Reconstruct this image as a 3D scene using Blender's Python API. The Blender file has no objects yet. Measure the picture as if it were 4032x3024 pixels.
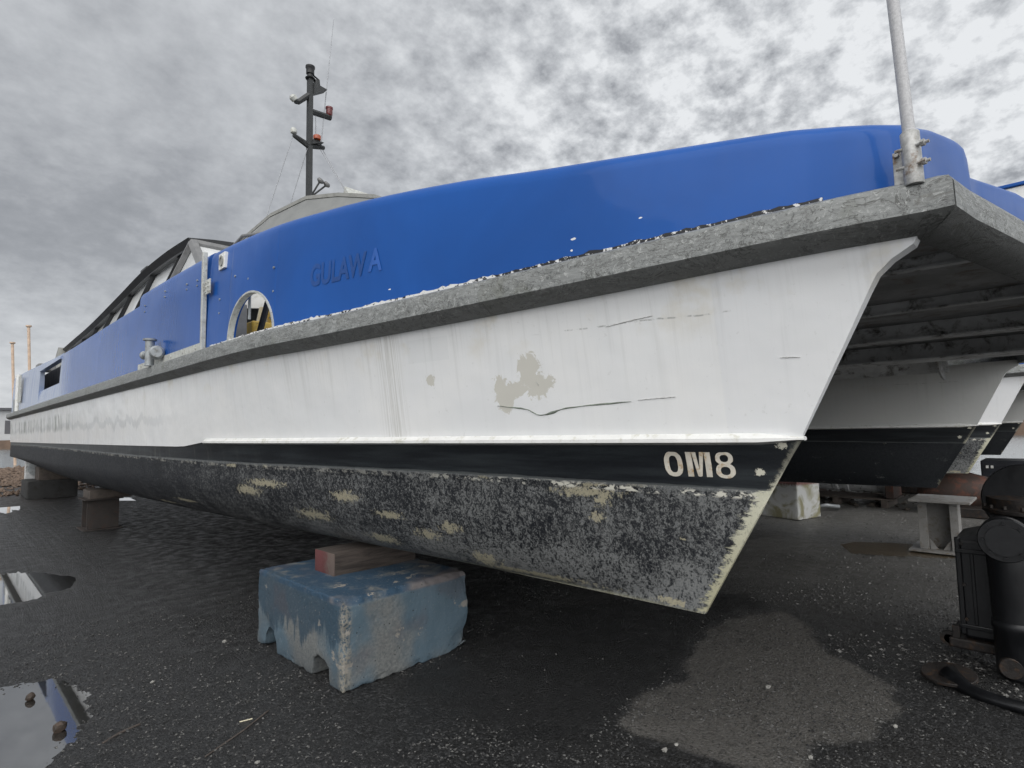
import bpy, bmesh, math, random
from mathutils import Vector, Matrix, noise
random.seed(7)
PI = math.pi
SC = bpy.context.scene
COL = SC.collection

# ------------------------------------------------------------------ node helper
class N:
    """small wrapper that writes procedural node materials"""
    def __init__(s, name, rough=.5, metal=0.0, spec=.5, coat=0.0):
        s.m = bpy.data.materials.new(name); s.m.use_nodes = True
        s.t = s.m.node_tree; s.n = s.t.nodes; s.l = s.t.links
        s.b = s.n['Principled BSDF']
        s.b.inputs['Roughness'].default_value = rough
        s.b.inputs['Metallic'].default_value = metal
        s.b.inputs['Specular IOR Level'].default_value = spec
        s.b.inputs['Coat Weight'].default_value = coat
        s.b.inputs['Coat Roughness'].default_value = .06
        s._p = None
    def put(s, sock, v):
        if isinstance(v, bpy.types.NodeSocket): s.l.new(v, sock)
        elif isinstance(v, (tuple, list)):
            sock.default_value = tuple(v) + (1,) if (len(v) == 3 and sock.type == 'RGBA') else tuple(v)
        else: sock.default_value = v
    @property
    def p(s):
        if s._p is None: s._p = s.n.new('ShaderNodeTexCoord').outputs['Object']
        return s._p
    def math(s, op, a, b=0.0, c=None, clamp=False):
        k = s.n.new('ShaderNodeMath'); k.operation = op; k.use_clamp = clamp
        s.put(k.inputs[0], a); s.put(k.inputs[1], b)
        if c is not None: s.put(k.inputs[2], c)
        return k.outputs[0]
    def vec(s, op, a, b):
        k = s.n.new('ShaderNodeVectorMath'); k.operation = op
        s.put(k.inputs[0], a); s.put(k.inputs[1], b); return k.outputs[0]
    def scale(s, v, sc): return s.vec('MULTIPLY', v, sc)
    def noise(s, sc, det=4, rough=.55, v=None, dist=0.0, col=False):
        k = s.n.new('ShaderNodeTexNoise')
        k.inputs['Scale'].default_value = sc; k.inputs['Detail'].default_value = det
        k.inputs['Roughness'].default_value = rough; k.inputs['Distortion'].default_value = dist
        s.l.new(v if v is not None else s.p, k.inputs['Vector'])
        return k.outputs[1] if col else k.outputs[0]
    def voro(s, sc, v=None, feat='F1', out=0):
        k = s.n.new('ShaderNodeTexVoronoi'); k.feature = feat
        k.inputs['Scale'].default_value = sc
        s.l.new(v if v is not None else s.p, k.inputs['Vector'])
        return k.outputs[out]
    def ss(s, x, a, b, lo=0., hi=1.):
        k = s.n.new('ShaderNodeMapRange'); k.interpolation_type = 'SMOOTHSTEP'
        s.put(k.inputs[0], x); k.inputs[1].default_value = a; k.inputs[2].default_value = b
        k.inputs[3].default_value = lo; k.inputs[4].default_value = hi
        return k.outputs[0]
    def mix(s, f, a, b, mode='MIX'):
        k = s.n.new('ShaderNodeMix'); k.data_type = 'RGBA'; k.blend_type = mode
        s.put(k.inputs[0], f); s.put(k.inputs[6], a); s.put(k.inputs[7], b)
        return k.outputs[2]
    def xyz(s, v=None):
        k = s.n.new('ShaderNodeSeparateXYZ'); s.l.new(v if v is not None else s.p, k.inputs[0]); return k.outputs
    def comb(s, x, y, z):
        k = s.n.new('ShaderNodeCombineXYZ'); s.put(k.inputs[0], x); s.put(k.inputs[1], y); s.put(k.inputs[2], z)
        return k.outputs[0]
    def mx(s, *a):
        r = a[0]
        for q in a[1:]: r = s.math('MAXIMUM', r, q)
        return r
    def col(s, v): s.put(s.b.inputs['Base Color'], v); return s
    def rough(s, v): s.put(s.b.inputs['Roughness'], v); return s
    def bump(s, h, st=.3, d=.01, coat=False):
        k = s.n.new('ShaderNodeBump'); k.inputs['Strength'].default_value = st; k.inputs['Distance'].default_value = d
        s.put(k.inputs['Height'], h); s.l.new(k.outputs[0], s.b.inputs['Normal'])
        if coat: s.l.new(k.outputs[0], s.b.inputs['Coat Normal'])
        return s
    def blob(s, uy, uz, nz, cy, cz, ry, rz, soft=.12):
        """ragged ellipse mask round (cy,cz); nz = centred noise"""
        a = s.math('DIVIDE', s.math('SUBTRACT', uy, cy), ry)
        b = s.math('DIVIDE', s.math('SUBTRACT', uz, cz), rz)
        d = s.math('SQRT', s.math('ADD', s.math('MULTIPLY', a, a), s.math('MULTIPLY', b, b)))
        d = s.math('ADD', d, nz)
        return s.ss(d, 1 - soft, 1 + soft, 1., 0.)

def simple(name, c, rough=.6, metal=0., var=.25, sc=6, bump=.15, bsc=40, coat=0., dirt=None, spec=.5):
    k = N(name, rough, metal, spec, coat)
    n1 = k.noise(sc, 6, .65)
    dark = tuple(x * (1 - var) for x in c); lite = tuple(min(1, x * (1 + var)) for x in c)
    cc = k.mix(k.ss(n1, .3, .7), dark, lite)
    if dirt:
        n2 = k.noise(sc * 2.3, 8, .7, dist=.4)
        cc = k.mix(k.ss(n2, .5, .68), cc, dirt)
    k.col(cc); k.rough(k.ss(n1, .2, .8, rough * .8, min(1, rough * 1.2)))
    if bump: k.bump(k.noise(bsc, 5, .6), bump, .01)
    return k.m

# ------------------------------------------------------------------ object helper
def meta(o, label=None, cat=None, group=None, kind=None):
    if label: o['label'] = label
    if cat: o['category'] = cat
    if group: o['group'] = group
    if kind: o['kind'] = kind
    return o
def empty(name, loc, label=None, cat=None, group=None):
    o = bpy.data.objects.new(name, None); COL.objects.link(o); o.location = loc
    o.empty_display_size = .2
    return meta(o, label, cat, group)
ORG = {}
def make(name, V, F, mats, parent=None, at=None, smooth=False, mi=None, angle=None):
    """V are world coordinates; the object sits at its parent's origin, or at `at`"""
    if not isinstance(mats, (list, tuple)): mats = [mats]
    org = Vector((0, 0, 0))
    if parent is not None:
        q = parent
        while q is not None: org += Vector(q.location); q = q.parent
    elif at is not None: org = Vector(at)
    me = bpy.data.meshes.new(name)
    me.from_pydata([tuple(Vector(v) - org) for v in V], [], F)
    for m in mats: me.materials.append(m)
    if mi: 
        for p, i in zip(me.polygons, mi): p.material_index = i
    me.update()
    bm = bmesh.new(); bm.from_mesh(me)
    bmesh.ops.recalc_face_normals(bm, faces=bm.faces)
    bm.to_mesh(me); bm.free()
    if smooth:
        for p in me.polygons: p.use_smooth = True
    if angle is not None:
        me.set_sharp_from_angle(angle=math.radians(angle))
    o = bpy.data.objects.new(name, me); COL.objects.link(o)
    if parent is not None: o.parent = parent
    elif at is not None: o.location = at
    return o
class S:
    """shape collector"""
    def __init__(s): s.V = []; s.F = []; s.mi = []; s.cm = 0
    def add(s, V, F):
        b = len(s.V); s.V += [tuple(v) for v in V]
        for f in F: s.F.append(tuple(i + b for i in f)); s.mi.append(s.cm)
        return s
    def box(s, x0, x1, y0, y1, z0, z1, M=None):
        V = [Vector(v) for v in ((x0,y0,z0),(x1,y0,z0),(x1,y1,z0),(x0,y1,z0),(x0,y0,z1),(x1,y0,z1),(x1,y1,z1),(x0,y1,z1))]
        if M is not None: V = [M @ v for v in V]
        return s.add(V, [(0,3,2,1),(4,5,6,7),(0,1,5,4),(1,2,6,5),(2,3,7,6),(3,0,4,7)])
    def bbox(s, x0, x1, y0, y1, z0, z1, b=.01, M=None, seg=2):
        bm = bmesh.new(); bmesh.ops.create_cube(bm, size=1)
        for v in bm.verts:
            v.co = Vector((x0 + (v.co.x + .5) * (x1 - x0), y0 + (v.co.y + .5) * (y1 - y0), z0 + (v.co.z + .5) * (z1 - z0)))
        bmesh.ops.bevel(bm, geom=bm.edges[:], offset=b, segments=seg, profile=.5, affect='EDGES')
        bm.verts.index_update()
        V = [(M @ v.co if M is not None else v.co.copy()) for v in bm.verts]
        F = [tuple(v.index for v in f.verts) for f in bm.faces]; bm.free()
        return s.add(V, F)
    def tube(s, P, r, seg=10, caps=True):
        P = [Vector(p) for p in P]; n = len(P)
        rs = r if isinstance(r, (list, tuple)) else [r] * n
        V = []; F = []; up = None
        for i, p in enumerate(P):
            d = (P[min(i + 1, n - 1)] - P[max(i - 1, 0)]).normalized()
            if up is None:
                up = Vector((0, 0, 1)) if abs(d.z) < .9 else Vector((1, 0, 0))
            a = d.cross(up)
            a.normalize(); up2 = a.cross(d).normalized(); up = up2
            for k in range(seg):
                t = 2 * PI * k / seg
                V.append(p + (a * math.cos(t) + up2 * math.sin(t)) * rs[i])
        for i in range(n - 1):
            for k in range(seg):
                k2 = (k + 1) % seg
                F.append((i*seg+k, i*seg+k2, (i+1)*seg+k2, (i+1)*seg+k))
        if caps: F.append(tuple(range(seg - 1, -1, -1))); F.append(tuple((n-1)*seg + k for k in range(seg)))
        return s.add(V, F)
    def lathe(s, prof, c, axis=(0, 0, 1), seg=24):
        """prof: (radius, height) along axis from c"""
        a = Vector(axis).normalized(); u = a.orthogonal().normalized(); w = a.cross(u)
        V = []; F = []
        for r, h in prof:
            for k in range(seg):
                t = 2 * PI * k / seg
                V.append(Vector(c) + a * h + (u * math.cos(t) + w * math.sin(t)) * r)
        for i in range(len(prof) - 1):
            for k in range(seg):
                k2 = (k + 1) % seg
                F.append((i*seg+k, i*seg+k2, (i+1)*seg+k2, (i+1)*seg+k))
        F.append(tuple(range(seg))); F.append(tuple((len(prof)-1)*seg + k for k in range(seg)))
        return s.add(V, F)
    def prism(s, poly, d):
        """poly: 3-D points, extruded by vector d"""
        n = len(poly); P = [Vector(p) for p in poly]; d = Vector(d)
        F = [tuple(range(n)), tuple(range(2*n-1, n-1, -1))]
        for i in range(n): j = (i+1) % n; F.append((i, j, n+j, n+i))
        return s.add(P + [p + d for p in P], F)
    def grid(s, R, close=False):
        m = len(R[0]); V = [v for r in R for v in r]; F = []
        for i in range(len(R) - 1):
            for j in range(m - 1 + (1 if close else 0)):
                j2 = (j + 1) % m
                F.append((i*m+j, i*m+j2, (i+1)*m+j2, (i+1)*m+j))
        return s.add(V, F)
    def ico(s, c, r, sub=1, jit=0., sq=(1, 1, 1)):
        bm = bmesh.new(); bmesh.ops.create_icosphere(bm, subdivisions=sub, radius=1)
        V = []
        for v in bm.verts:
            k = 1 + random.uniform(-jit, jit)
            V.append((c[0] + v.co.x*r*k*sq[0], c[1] + v.co.y*r*k*sq[1], c[2] + v.co.z*r*k*sq[2]))
        bm.verts.index_update()
        F = [tuple(v.index for v in f.verts) for f in bm.faces]; bm.free()
        return s.add(V, F)
    def make(s, name, mats, parent=None, at=None, smooth=False, angle=None):
        return make(name, s.V, s.F, mats, parent, at, smooth, s.mi, angle)

def lin(tab, x):
    if x <= tab[0][0]: return tab[0][1]
    for (a, b), (c, d) in zip(tab, tab[1:]):
        if x <= c: return b + (d - b) * (x - a) / (c - a)
    return tab[-1][1]
def smoothtab(tab, x):
    """monotone-ish cubic through a table"""
    if x <= tab[0][0]: return tab[0][1]
    n = len(tab)
    for i in range(n - 1):
        if x <= tab[i+1][0]:
            x0, y0 = tab[i]; x1, y1 = tab[i+1]; h = x1 - x0
            m = (y1 - y0) / h
            m0 = m if i == 0 else .5 * (m + (y0 - tab[i-1][1]) / (x0 - tab[i-1][0]))
            m1 = m if i == n - 2 else .5 * (m + (tab[i+2][1] - y1) / (tab[i+2][0] - x1))
            t = (x - x0) / h
            return (2*t**3-3*t*t+1)*y0 + (t**3-2*t*t+t)*h*m0 + (-2*t**3+3*t*t)*y1 + (t**3-t*t)*h*m1
    return tab[-1][1]

# ------------------------------------------------------------------ ferry geometry (metres, Y = aft, X = starboard)
XC = 2.45            # centre of the port demi-hull
XM = 5.65            # centre line of the ferry
YE = 22.4            # transom
FL = Vector((XM, 11., 0.))    # ferry root location
def Ys(z):
    z = min(z, 2.205)
    y = 1.203 - .571 * (z - .728) if z < 1.506 else .759 - .492 * (z - 1.506)
    return y - 7.5 * max(0, z - 2.095) ** 2
HD = [(0, .035), (.25, .11), (.55, .18), (1.3, .34), (2.2, .48), (3.15, .62), (3.9, .735), (6, .80), (10, .83), (23, .82)]
HC = [(0, .012), (.25, .075), (.6, .16), (1.3, .30), (2.2, .44), (3.15, .56), (3.9, .66), (6, .76), (10, .80), (23, .80)]
HB = [(0, .012), (.25, .055), (.6, .125), (1.3, .25), (2.2, .39), (3.15, .51), (3.9, .62), (6, .74), (10, .80), (23, .80)]
def zlow(Y): return smoothtab([(.2, 2.222), (.8, 2.20), (1.6, 2.17), (3.5, 2.14), (6, 2.12), (10, 2.11), (24, 2.11)], Y)
def zwb(Y): return lin([(5.55, 1.500), (6.15, 1.452), (30, 1.452)], Y)
def zbo(Y): return smoothtab([(.7, 1.283), (1.5, 1.295), (3, 1.318), (7, 1.335), (12, 1.365), (22.4, 1.40)], Y)
def zte(Y): return smoothtab([(.5, 1.262), (3, 1.25), (5.6, 1.22), (9, 1.13), (12, 1.10), (22.5, 1.04)], Y)
def zk(Y): return smoothtab([(1, .728), (4, .705), (10, .69), (13.5, .70), (16, .76), (19, .87), (22.5, .98)], Y)
def hbz(Y, z):
    """half breadth of the demi-hull"""
    d = max(0, Y - Ys(z))
    if z >= 1.49:
        t = min(1, (z - 1.5) / .68)
        return smoothtab(HC, d) * (1 - t) + smoothtab(HD, d) * t
    te = zte(Y)
    if z >= te:
        t = (1.5 - z) / max(.01, 1.5 - te)
        return smoothtab(HC, d) * (1 - t) + smoothtab(HB, d) * t - .012
    k = zk(Y); u = min(1, max(0, (te - z) / (te - k)))
    p = lin([(0, 1.15), (2, .95), (5, .78), (9, .7)], d)
    return max(.010, smoothtab(HB, d) * (max(0, 1 - u * u)) ** (.5 * p) - .012)
def port(Y, z, off=0.): return (XC - hbz(Y, z) - off, Y, z)

NT = 90
TT = [((i / NT) ** 1.9) for i in range(NT + 1)]
def column(t):
    rows = []
    def yy(z): return Ys(z) + (YE - Ys(z)) * t
    # rows from deck down
    spec = []
    for k in range(15): spec.append(('t', (k / 14) ** 1.6))
    for k in range(4): spec.append(('m', k / 3))
    for k in range(1, 4): spec.append(('n', k / 3))
    for k in range(1, 15): spec.append(('b', k / 14))
    out = []
    for kind, u in spec:
        z = 1.6; 
        for _ in range(4):
            Y = yy(z)
            if kind == 't':
                top = zlow(Y) + .045
                z = top + (zwb(Y) - top) * u
            elif kind == 'm': z = (zwb(Y) - .004) + (zbo(Y) - zwb(Y) + .004) * u
            elif kind == 'n': z = zbo(Y) + (zte(Y) - zbo(Y)) * u
            else:
                a = u * PI / 2; z = zte(Y) - (zte(Y) - zk(Y)) * math.sin(a)
        if kind == 't' and u == 1: h = hbz(Y, max(z, 1.5)) if z > 1.49 else smoothtab(HC, max(0, Y - Ys(z)))
        elif kind == 't': 
            h = hbz(Y, z) if z > 1.5 else smoothtab(HC, max(0, Y - Ys(z)))
        else: h = hbz(Y, z)
        out.append((h, Y, z, kind))
    return out
COLS = [column(t) for t in TT]

def hull_shape(xc):
    s = S(); n = len(COLS[0])
    for sg in (-1, 1):
        R = [[(xc + sg * h, Y, z) for (h, Y, z, k) in c] for c in COLS]
        base = len(s.V)
        for r in R:
            for v in r: s.V.append(v)
        for i in range(len(R) - 1):
            for j in range(n - 1):
                a = base + i * n + j
                s.F.append((a, a + 1, a + n + 1, a + n))
                zt = j
                s.mi.append(0 if j < 14 else (1 if j < 18 else 2))
    m = len(COLS) * n
    # stem strip, keel, transom and deck edge close the two sides
    for j in range(n - 1): s.F.append((j, m + j, m + j + 1, j + 1)); s.mi.append(0 if j < 14 else (1 if j < 18 else 2))
    for i in range(len(COLS) - 1):
        a = i * n + n - 1; s.F.append((a, m + a, m + a + n, a + n)); s.mi.append(2)
        a = i * n; s.F.append((a, a + n, m + a + n, m + a)); s.mi.append(0)
    a = (len(COLS) - 1) * n
    for j in range(n - 1): s.F.append((a + j, a + j + 1, m + a + j + 1, m + a + j)); s.mi.append(0 if j < 14 else (1 if j < 18 else 2))
    return s

# ------------------------------------------------------------------ materials
def ypos(k, o=FL):
    x, y, z = k.xyz()
    return k.math('ADD', x, o.x), k.math('ADD', y, o.y), k.math('ADD', z, o.z)

def m_white():
    k = N('white_hull_paint', .42, 0, .5, .0)
    x, y, z = ypos(k)
    v = k.comb(x, y, z)
    streak = k.noise(1, 5, .6, v=k.comb(k.math('MULTIPLY', x, 2.), k.math('MULTIPLY', y, 26.), k.math('MULTIPLY', z, .8)))
    fine = k.noise(1, 4, .6, v=k.comb(0., k.math('MULTIPLY', y, 90.), k.math('MULTIPLY', z, 1.6)))
    big = k.noise(1.3, 5, .6, v=v)
    c = k.mix(k.ss(big, .3, .7), (.775, .785, .79), (.83, .83, .82))
    # grime streaks hang from the rub rail
    top = k.ss(z, 1.6, 2.12, .12, .85)
    sm = k.math('MULTIPLY', k.ss(streak, .5, .72), top)
    c = k.mix(k.math('MULTIPLY', sm, .3), c, (.42, .42, .40))
    sm2 = k.math('MULTIPLY', k.ss(fine, .52, .75), k.ss(z, 1.55, 2.1, .25, .7))
    aft = k.ss(y, 2.2, 5.5, .25, 1.)
    c = k.mix(k.math('MULTIPLY', k.math('MULTIPLY', sm2, aft), .45), c, (.42, .43, .42))
    # yellowish old paint high on the bow
    yel = k.math('MULTIPLY', k.ss(k.noise(3.2, 5, .6, v=v), .55, .72), k.ss(z, 1.85, 2.15))
    c = k.mix(k.math('MULTIPLY', yel, .45), c, (.60, .54, .40))
    # long water streaks below a weep at y 2.9
    band = k.ss(k.math('ABSOLUTE', k.math('SUBTRACT', y, 2.95)), .0, .16, 1., 0.)
    c = k.mix(k.math('MULTIPLY', k.math('MULTIPLY', band, k.ss(fine, .42, .6)), .55), c, (.47, .46, .42))
    # stepped tide marks toward the stern
    rp = k.noise(1, 4, .7, v=k.comb(0., k.math('MULTIPLY', y, 2.2), 3.3))
    tz = k.math('ADD', z, k.math('MULTIPLY', rp, .55))
    tide = k.math('MULTIPLY', k.ss(k.math('ABSOLUTE', k.math('SUBTRACT', tz, 2.02)), .03, .06, 1., 0.), k.ss(y, 5.5, 8.))
    c = k.mix(k.math('MULTIPLY', tide, .35), c, (.42, .44, .46))
    gr = k.math('MULTIPLY', k.ss(k.noise(1, 5, .75, v=k.comb(0., k.math('MULTIPLY', y, 3.5), k.math('MULTIPLY', z, .7))), .45, .6), k.ss(y, 10.5, 12.5))
    gr = k.math('MULTIPLY', gr, k.ss(k.math('ABSOLUTE', k.math('SUBTRACT', z, 1.83)), .1, .2, 1., 0.))
    c = k.mix(k.math('MULTIPLY', gr, .8), c, (.27, .29, .26))
    # dents / touched-in rectangles
    sq = k.math('MULTIPLY', k.ss(k.math('ABSOLUTE', k.math('SUBTRACT', y, 2.62)), .16, .165, 1., 0.), k.ss(k.math('ABSOLUTE', k.math('SUBTRACT', z, 2.03)), .065, .07, 1., 0.))
    c = k.mix(k.math('MULTIPLY', sq, .12), c, (.5, .52, .53))
    fr = k.ss(y, 1.02, 1.03, .10, 0.)
    c = k.mix(fr, c, (.52, .56, .66))
    # peeled patches
    nz = k.math('MULTIPLY', k.math('SUBTRACT', k.noise(13, 7, .75, v=v, dist=.7), .5), 3.6)
    P = [(1.945, 1.85, .065, .085), (1.90, 1.785, .075, .075), (2.03, 1.77, .075, .045), (2.13, 1.80, .05, .045), (2.10, 1.71, .05, .055), (2.62, 1.86, .03, .035)]
    pm = None
    for q in P:
        b = k.blob(y, z, nz, *q, soft=.06); pm = b if pm is None else k.math('MAXIMUM', pm, b)
    side = k.ss(x, 2.5, 2.6, 1., 0.)
    pm = k.math('MULTIPLY', pm, side)
    c = k.mix(pm, c, (.60, .585, .53))
    # soft scuff lines
    ln = k.math('ADD', z, k.math('MULTIPLY', k.noise(5, 3, .6, v=v), .03))
    sc1 = k.math('MULTIPLY', k.ss(k.math('ABSOLUTE', k.math('SUBTRACT', ln, 2.052)), .0, .006, 1., 0.), k.ss(k.noise(14, 4, .7, v=v), .45, .6))
    sc1 = k.math('MULTIPLY', sc1, k.ss(k.math('ABSOLUTE', k.math('SUBTRACT', y, 1.35)), .3, .6, 1., 0.))
    c = k.mix(k.math('MULTIPLY', sc1, .8), c, (.28, .28, .27))
    sm3 = k.ss(k.noise(30, 5, .7, v=v), .62, .7)
    c = k.mix(k.math('MULTIPLY', sm3, .25), c, (.5, .5, .48))
    c = k.mix(k.math('MULTIPLY', k.ss(x, 5.7, 5.8, 0., .45), k.ss(x, 8.84, 8.86, 1., 0.)), c, (.34, .34, .30))  # far hull's inner side darkened: tunnel shade painted into the white
    k.col(c)
    k.rough(k.ss(y, 3, 9, .5, .22))
    h = k.math('ADD', k.math('MULTIPLY', k.noise(2.2, 3, .5, v=v), .8), k.math('MULTIPLY', k.noise(160, 3, .6, v=v), .012))
    h = k.math('ADD', h, k.math('MULTIPLY', pm, -.01))
    k.bump(h, .35, .06)
    return k.m

def m_boot():
    k = N('black_boot_paint', .38)
    x, y, z = ypos(k); v = k.comb(x, y, z)
    n1 = k.noise(1, 5, .6, v=k.comb(x, k.math('MULTIPLY', y, 1.5), k.math('MULTIPLY', z, 22.)))
    c = k.mix(k.ss(n1, .35, .75), (.008, .010, .013), (.028, .034, .038))
    vs = k.math('MULTIPLY', k.ss(k.noise(1, 5, .7, v=k.comb(0., k.math('MULTIPLY', y, 14.), z)), .5, .7), k.ss(y, 4., 6.5))
    c = k.mix(k.math('MULTIPLY', vs, .6), c, (.10, .105, .09))
    # light grey water line at the foot of the band and pale chips
    zl = k.ss(y, .7, 3., 1.283, 1.318); zl = k.math('ADD', zl, k.ss(y, 3., 18., 0., .07))
    low = k.math('SUBTRACT', k.math('SUBTRACT', z, zl), k.math('MULTIPLY', k.noise(7, 4, .6, v=v), .016))
    wl = k.ss(low, -.002, .006, 1., 0.)
    c = k.mix(k.math('MULTIPLY', wl, .6), c, (.13, .14, .14))
    nz = k.math('MULTIPLY', k.math('SUBTRACT', k.noise(28, 6, .7, v=v), .5), 2.2)
    nz = k.math('ADD', nz, k.math('MULTIPLY', k.math('SUBTRACT', k.noise(95, 4, .7, v=v), .5), 3.2))
    b = k.mx(k.blob(y, z, nz, .931, 1.364, .017, .014), k.blob(y, z, nz, .83, 1.475, .02, .012))
    c = k.mix(b, c, (.62, .60, .50))
    ds = k.math('SUBTRACT', y, k.math('ADD', 1.203, k.math('MULTIPLY', k.math('SUBTRACT', z, .728), -.571)))
    st = k.math('ADD', ds, k.math('MULTIPLY', nz, .02))
    em = k.math('MULTIPLY', k.ss(st, .0, .03, 1., 0.), k.ss(z, 1.30, 1.40, 1., .35))
    c = k.mix(em, c, (.55, .53, .42))
    k.col(c); k.bump(k.noise(70, 4, .6, v=v), .12, .01)
    return k.m

def m_foul():
    k = N('fouled_bottom_paint', .62)
    x, y, z = ypos(k)
    v = k.comb(x, y, z)
    vs = k.comb(x, y, k.math('MULTIPLY', z, .75))
    n1 = k.noise(38, 7, .74, v=vs, dist=.9)
    n2 = k.noise(110, 5, .7, v=v, dist=.5)
    n3 = k.noise(4, 4, .6, v=v)
    f = k.math('ADD', k.math('ADD', k.math('MULTIPLY', n1, .6), k.math('MULTIPLY', n2, .50)), k.math('MULTIPLY', n3, .16))
    aft = k.ss(y, 3.0, 8.5, -.03, .06)
    f = k.math('SUBTRACT', f, aft)
    lane = k.noise(1, 4, .6, v=k.comb(x, k.math('MULTIPLY', y, 1.1), k.math('MULTIPLY', z, 7.)), dist=.5)
    f = k.math('ADD', f, k.math('MULTIPLY', k.math('SUBTRACT', lane, .5), .12))
    lowb = k.ss(z, .78, 1.0, .045, 0.)
    f = k.math('ADD', f, lowb)
    zl = k.ss(y, .7, 3., 1.283, 1.318); zl = k.math('ADD', zl, k.ss(y, 3., 18., 0., .07))
    c = k.mix(k.ss(f, .61, .77), (.006, .0075, .011), (.185, .19, .187))
    c = k.mix(k.math('MULTIPLY', k.ss(n1, .58, .66), .4), c, (.045, .055, .075))
    # beige patches where the coating has gone
    nz = k.math('MULTIPLY', k.math('SUBTRACT', k.noise(26, 8, .8, v=v, dist=.9), .5), 6.5)
    nz = k.math('ADD', nz, .15)
    B = [(1.73, 1.245, .20, .03), (1.66, 1.21, .055, .045), (1.70, 1.285, .10, .018), (1.68, 1.125, .05, .03), (1.45, 1.29, .09, .012), (2.35, 1.30, .04, .015),
         (4.6, 1.17, .30, .035), (4.9, 1.10, .22, .05), (3.62, 1.12, .17, .045), (3.2, 1.02, .18, .03), (2.68, .98, .10, .045), (2.9, .92, .12, .04), (4.1, .95, .25, .05),
         (3.4, .83, .2, .04), (1.28, 1.05, .02, .01), (5.1, 1.30, .10, .02), (4.55, 1.31, .05, .015), (6.5, .9, .35, .02), (7.3, .82, .35, .02), (1.35, .75, .1, .02), (2.2, .755, .5, .02), (2.5, .80, .12, .05)]
    bm_ = None
    for q in B:
        b = k.blob(y, z, nz, q[0], q[1], q[2] * .8, q[3] * .8, soft=.08); bm_ = b if bm_ is None else k.math('MAXIMUM', bm_, b)
    bm_ = k.math('MULTIPLY', bm_, k.ss(k.noise(95, 5, .7, v=v), .36, .44))
    c = k.mix(k.math('MULTIPLY', bm_, .92), c, k.mix(n2, (.27, .25, .18), (.44, .40, .28)))
    # white chips along the water line
    chip = k.math('MULTIPLY', k.ss(k.noise(24, 6, .7, v=k.comb(x, k.math('MULTIPLY', y, .45), z), dist=.5), .525, .545), k.ss(k.math('ABSOLUTE', k.math('SUBTRACT', z, k.math('SUBTRACT', zl, .018))), .010, .024, 1., 0.))
    chip = k.math('MULTIPLY', chip, k.ss(y, 1.6, 3.2, 1., .25))
    c = k.mix(chip, c, (.66, .64, .56))
    wl = k.ss(k.math('SUBTRACT', k.math('ADD', z, k.math('MULTIPLY', k.math('SUBTRACT', n3, .5), .02)), zl), -.016, -.004)
    c = k.mix(k.math('MULTIPLY', wl, .65), c, (.17, .18, .18))
    # stem edge stripped to cream, with a ragged, tongued border
    ds = k.math('SUBTRACT', y, k.math('ADD', 1.203, k.math('MULTIPLY', k.math('SUBTRACT', z, .728), -.571)))
    ns = k.noise(1, 7, .8, v=k.comb(x, k.math('MULTIPLY', y, 16.), k.math('MULTIPLY', z, 46.)), dist=.8)
    ed = k.math('ADD', ds, k.math('MULTIPLY', k.math('SUBTRACT', ns, .5), .26))
    wid = k.ss(z, .80, 1.30, .022, .055)
    ed = k.math('SUBTRACT', ed, wid)
    em = k.ss(ed, -.012, .010, 1., 0.)
    em = k.math('MULTIPLY', em, k.ss(k.noise(60, 5, .7, v=v), .30, .45, .55, 1.))
    c = k.mix(em, c, k.mix(k.ss(z, .8, 1.3), (.42, .40, .27), (.58, .57, .45)))
    kl = k.ss(k.math('ADD', z, k.math('MULTIPLY', k.math('SUBTRACT', n3, .5), .05)), .715, .745, 1., 0.)
    c = k.mix(k.math('MULTIPLY', kl, .6), c, (.30, .29, .2))
    # dark drip seams further aft
    dr = k.math('MULTIPLY', k.ss(k.noise(1, 3, .5, v=k.comb(0., k.math('MULTIPLY', y, 2.8), k.math('MULTIPLY', z, 1.2))), .60, .64), k.ss(y, 4.5, 6))
    c = k.mix(k.math('MULTIPLY', dr, .6), c, (.006, .007, .009))
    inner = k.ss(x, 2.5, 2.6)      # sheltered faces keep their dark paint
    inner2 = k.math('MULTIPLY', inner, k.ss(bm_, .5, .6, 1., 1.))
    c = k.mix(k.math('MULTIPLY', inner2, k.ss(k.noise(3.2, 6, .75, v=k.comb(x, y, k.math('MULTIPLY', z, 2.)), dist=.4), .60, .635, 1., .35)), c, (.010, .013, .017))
    k.col(c)
    k.rough(k.ss(n1, .3, .7, .45, .8))
    h = k.math('ADD', k.math('MULTIPLY', n1, .5), k.math('MULTIPLY', n2, .5))
    k.bump(h, .35, .012)
    return k.m

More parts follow.
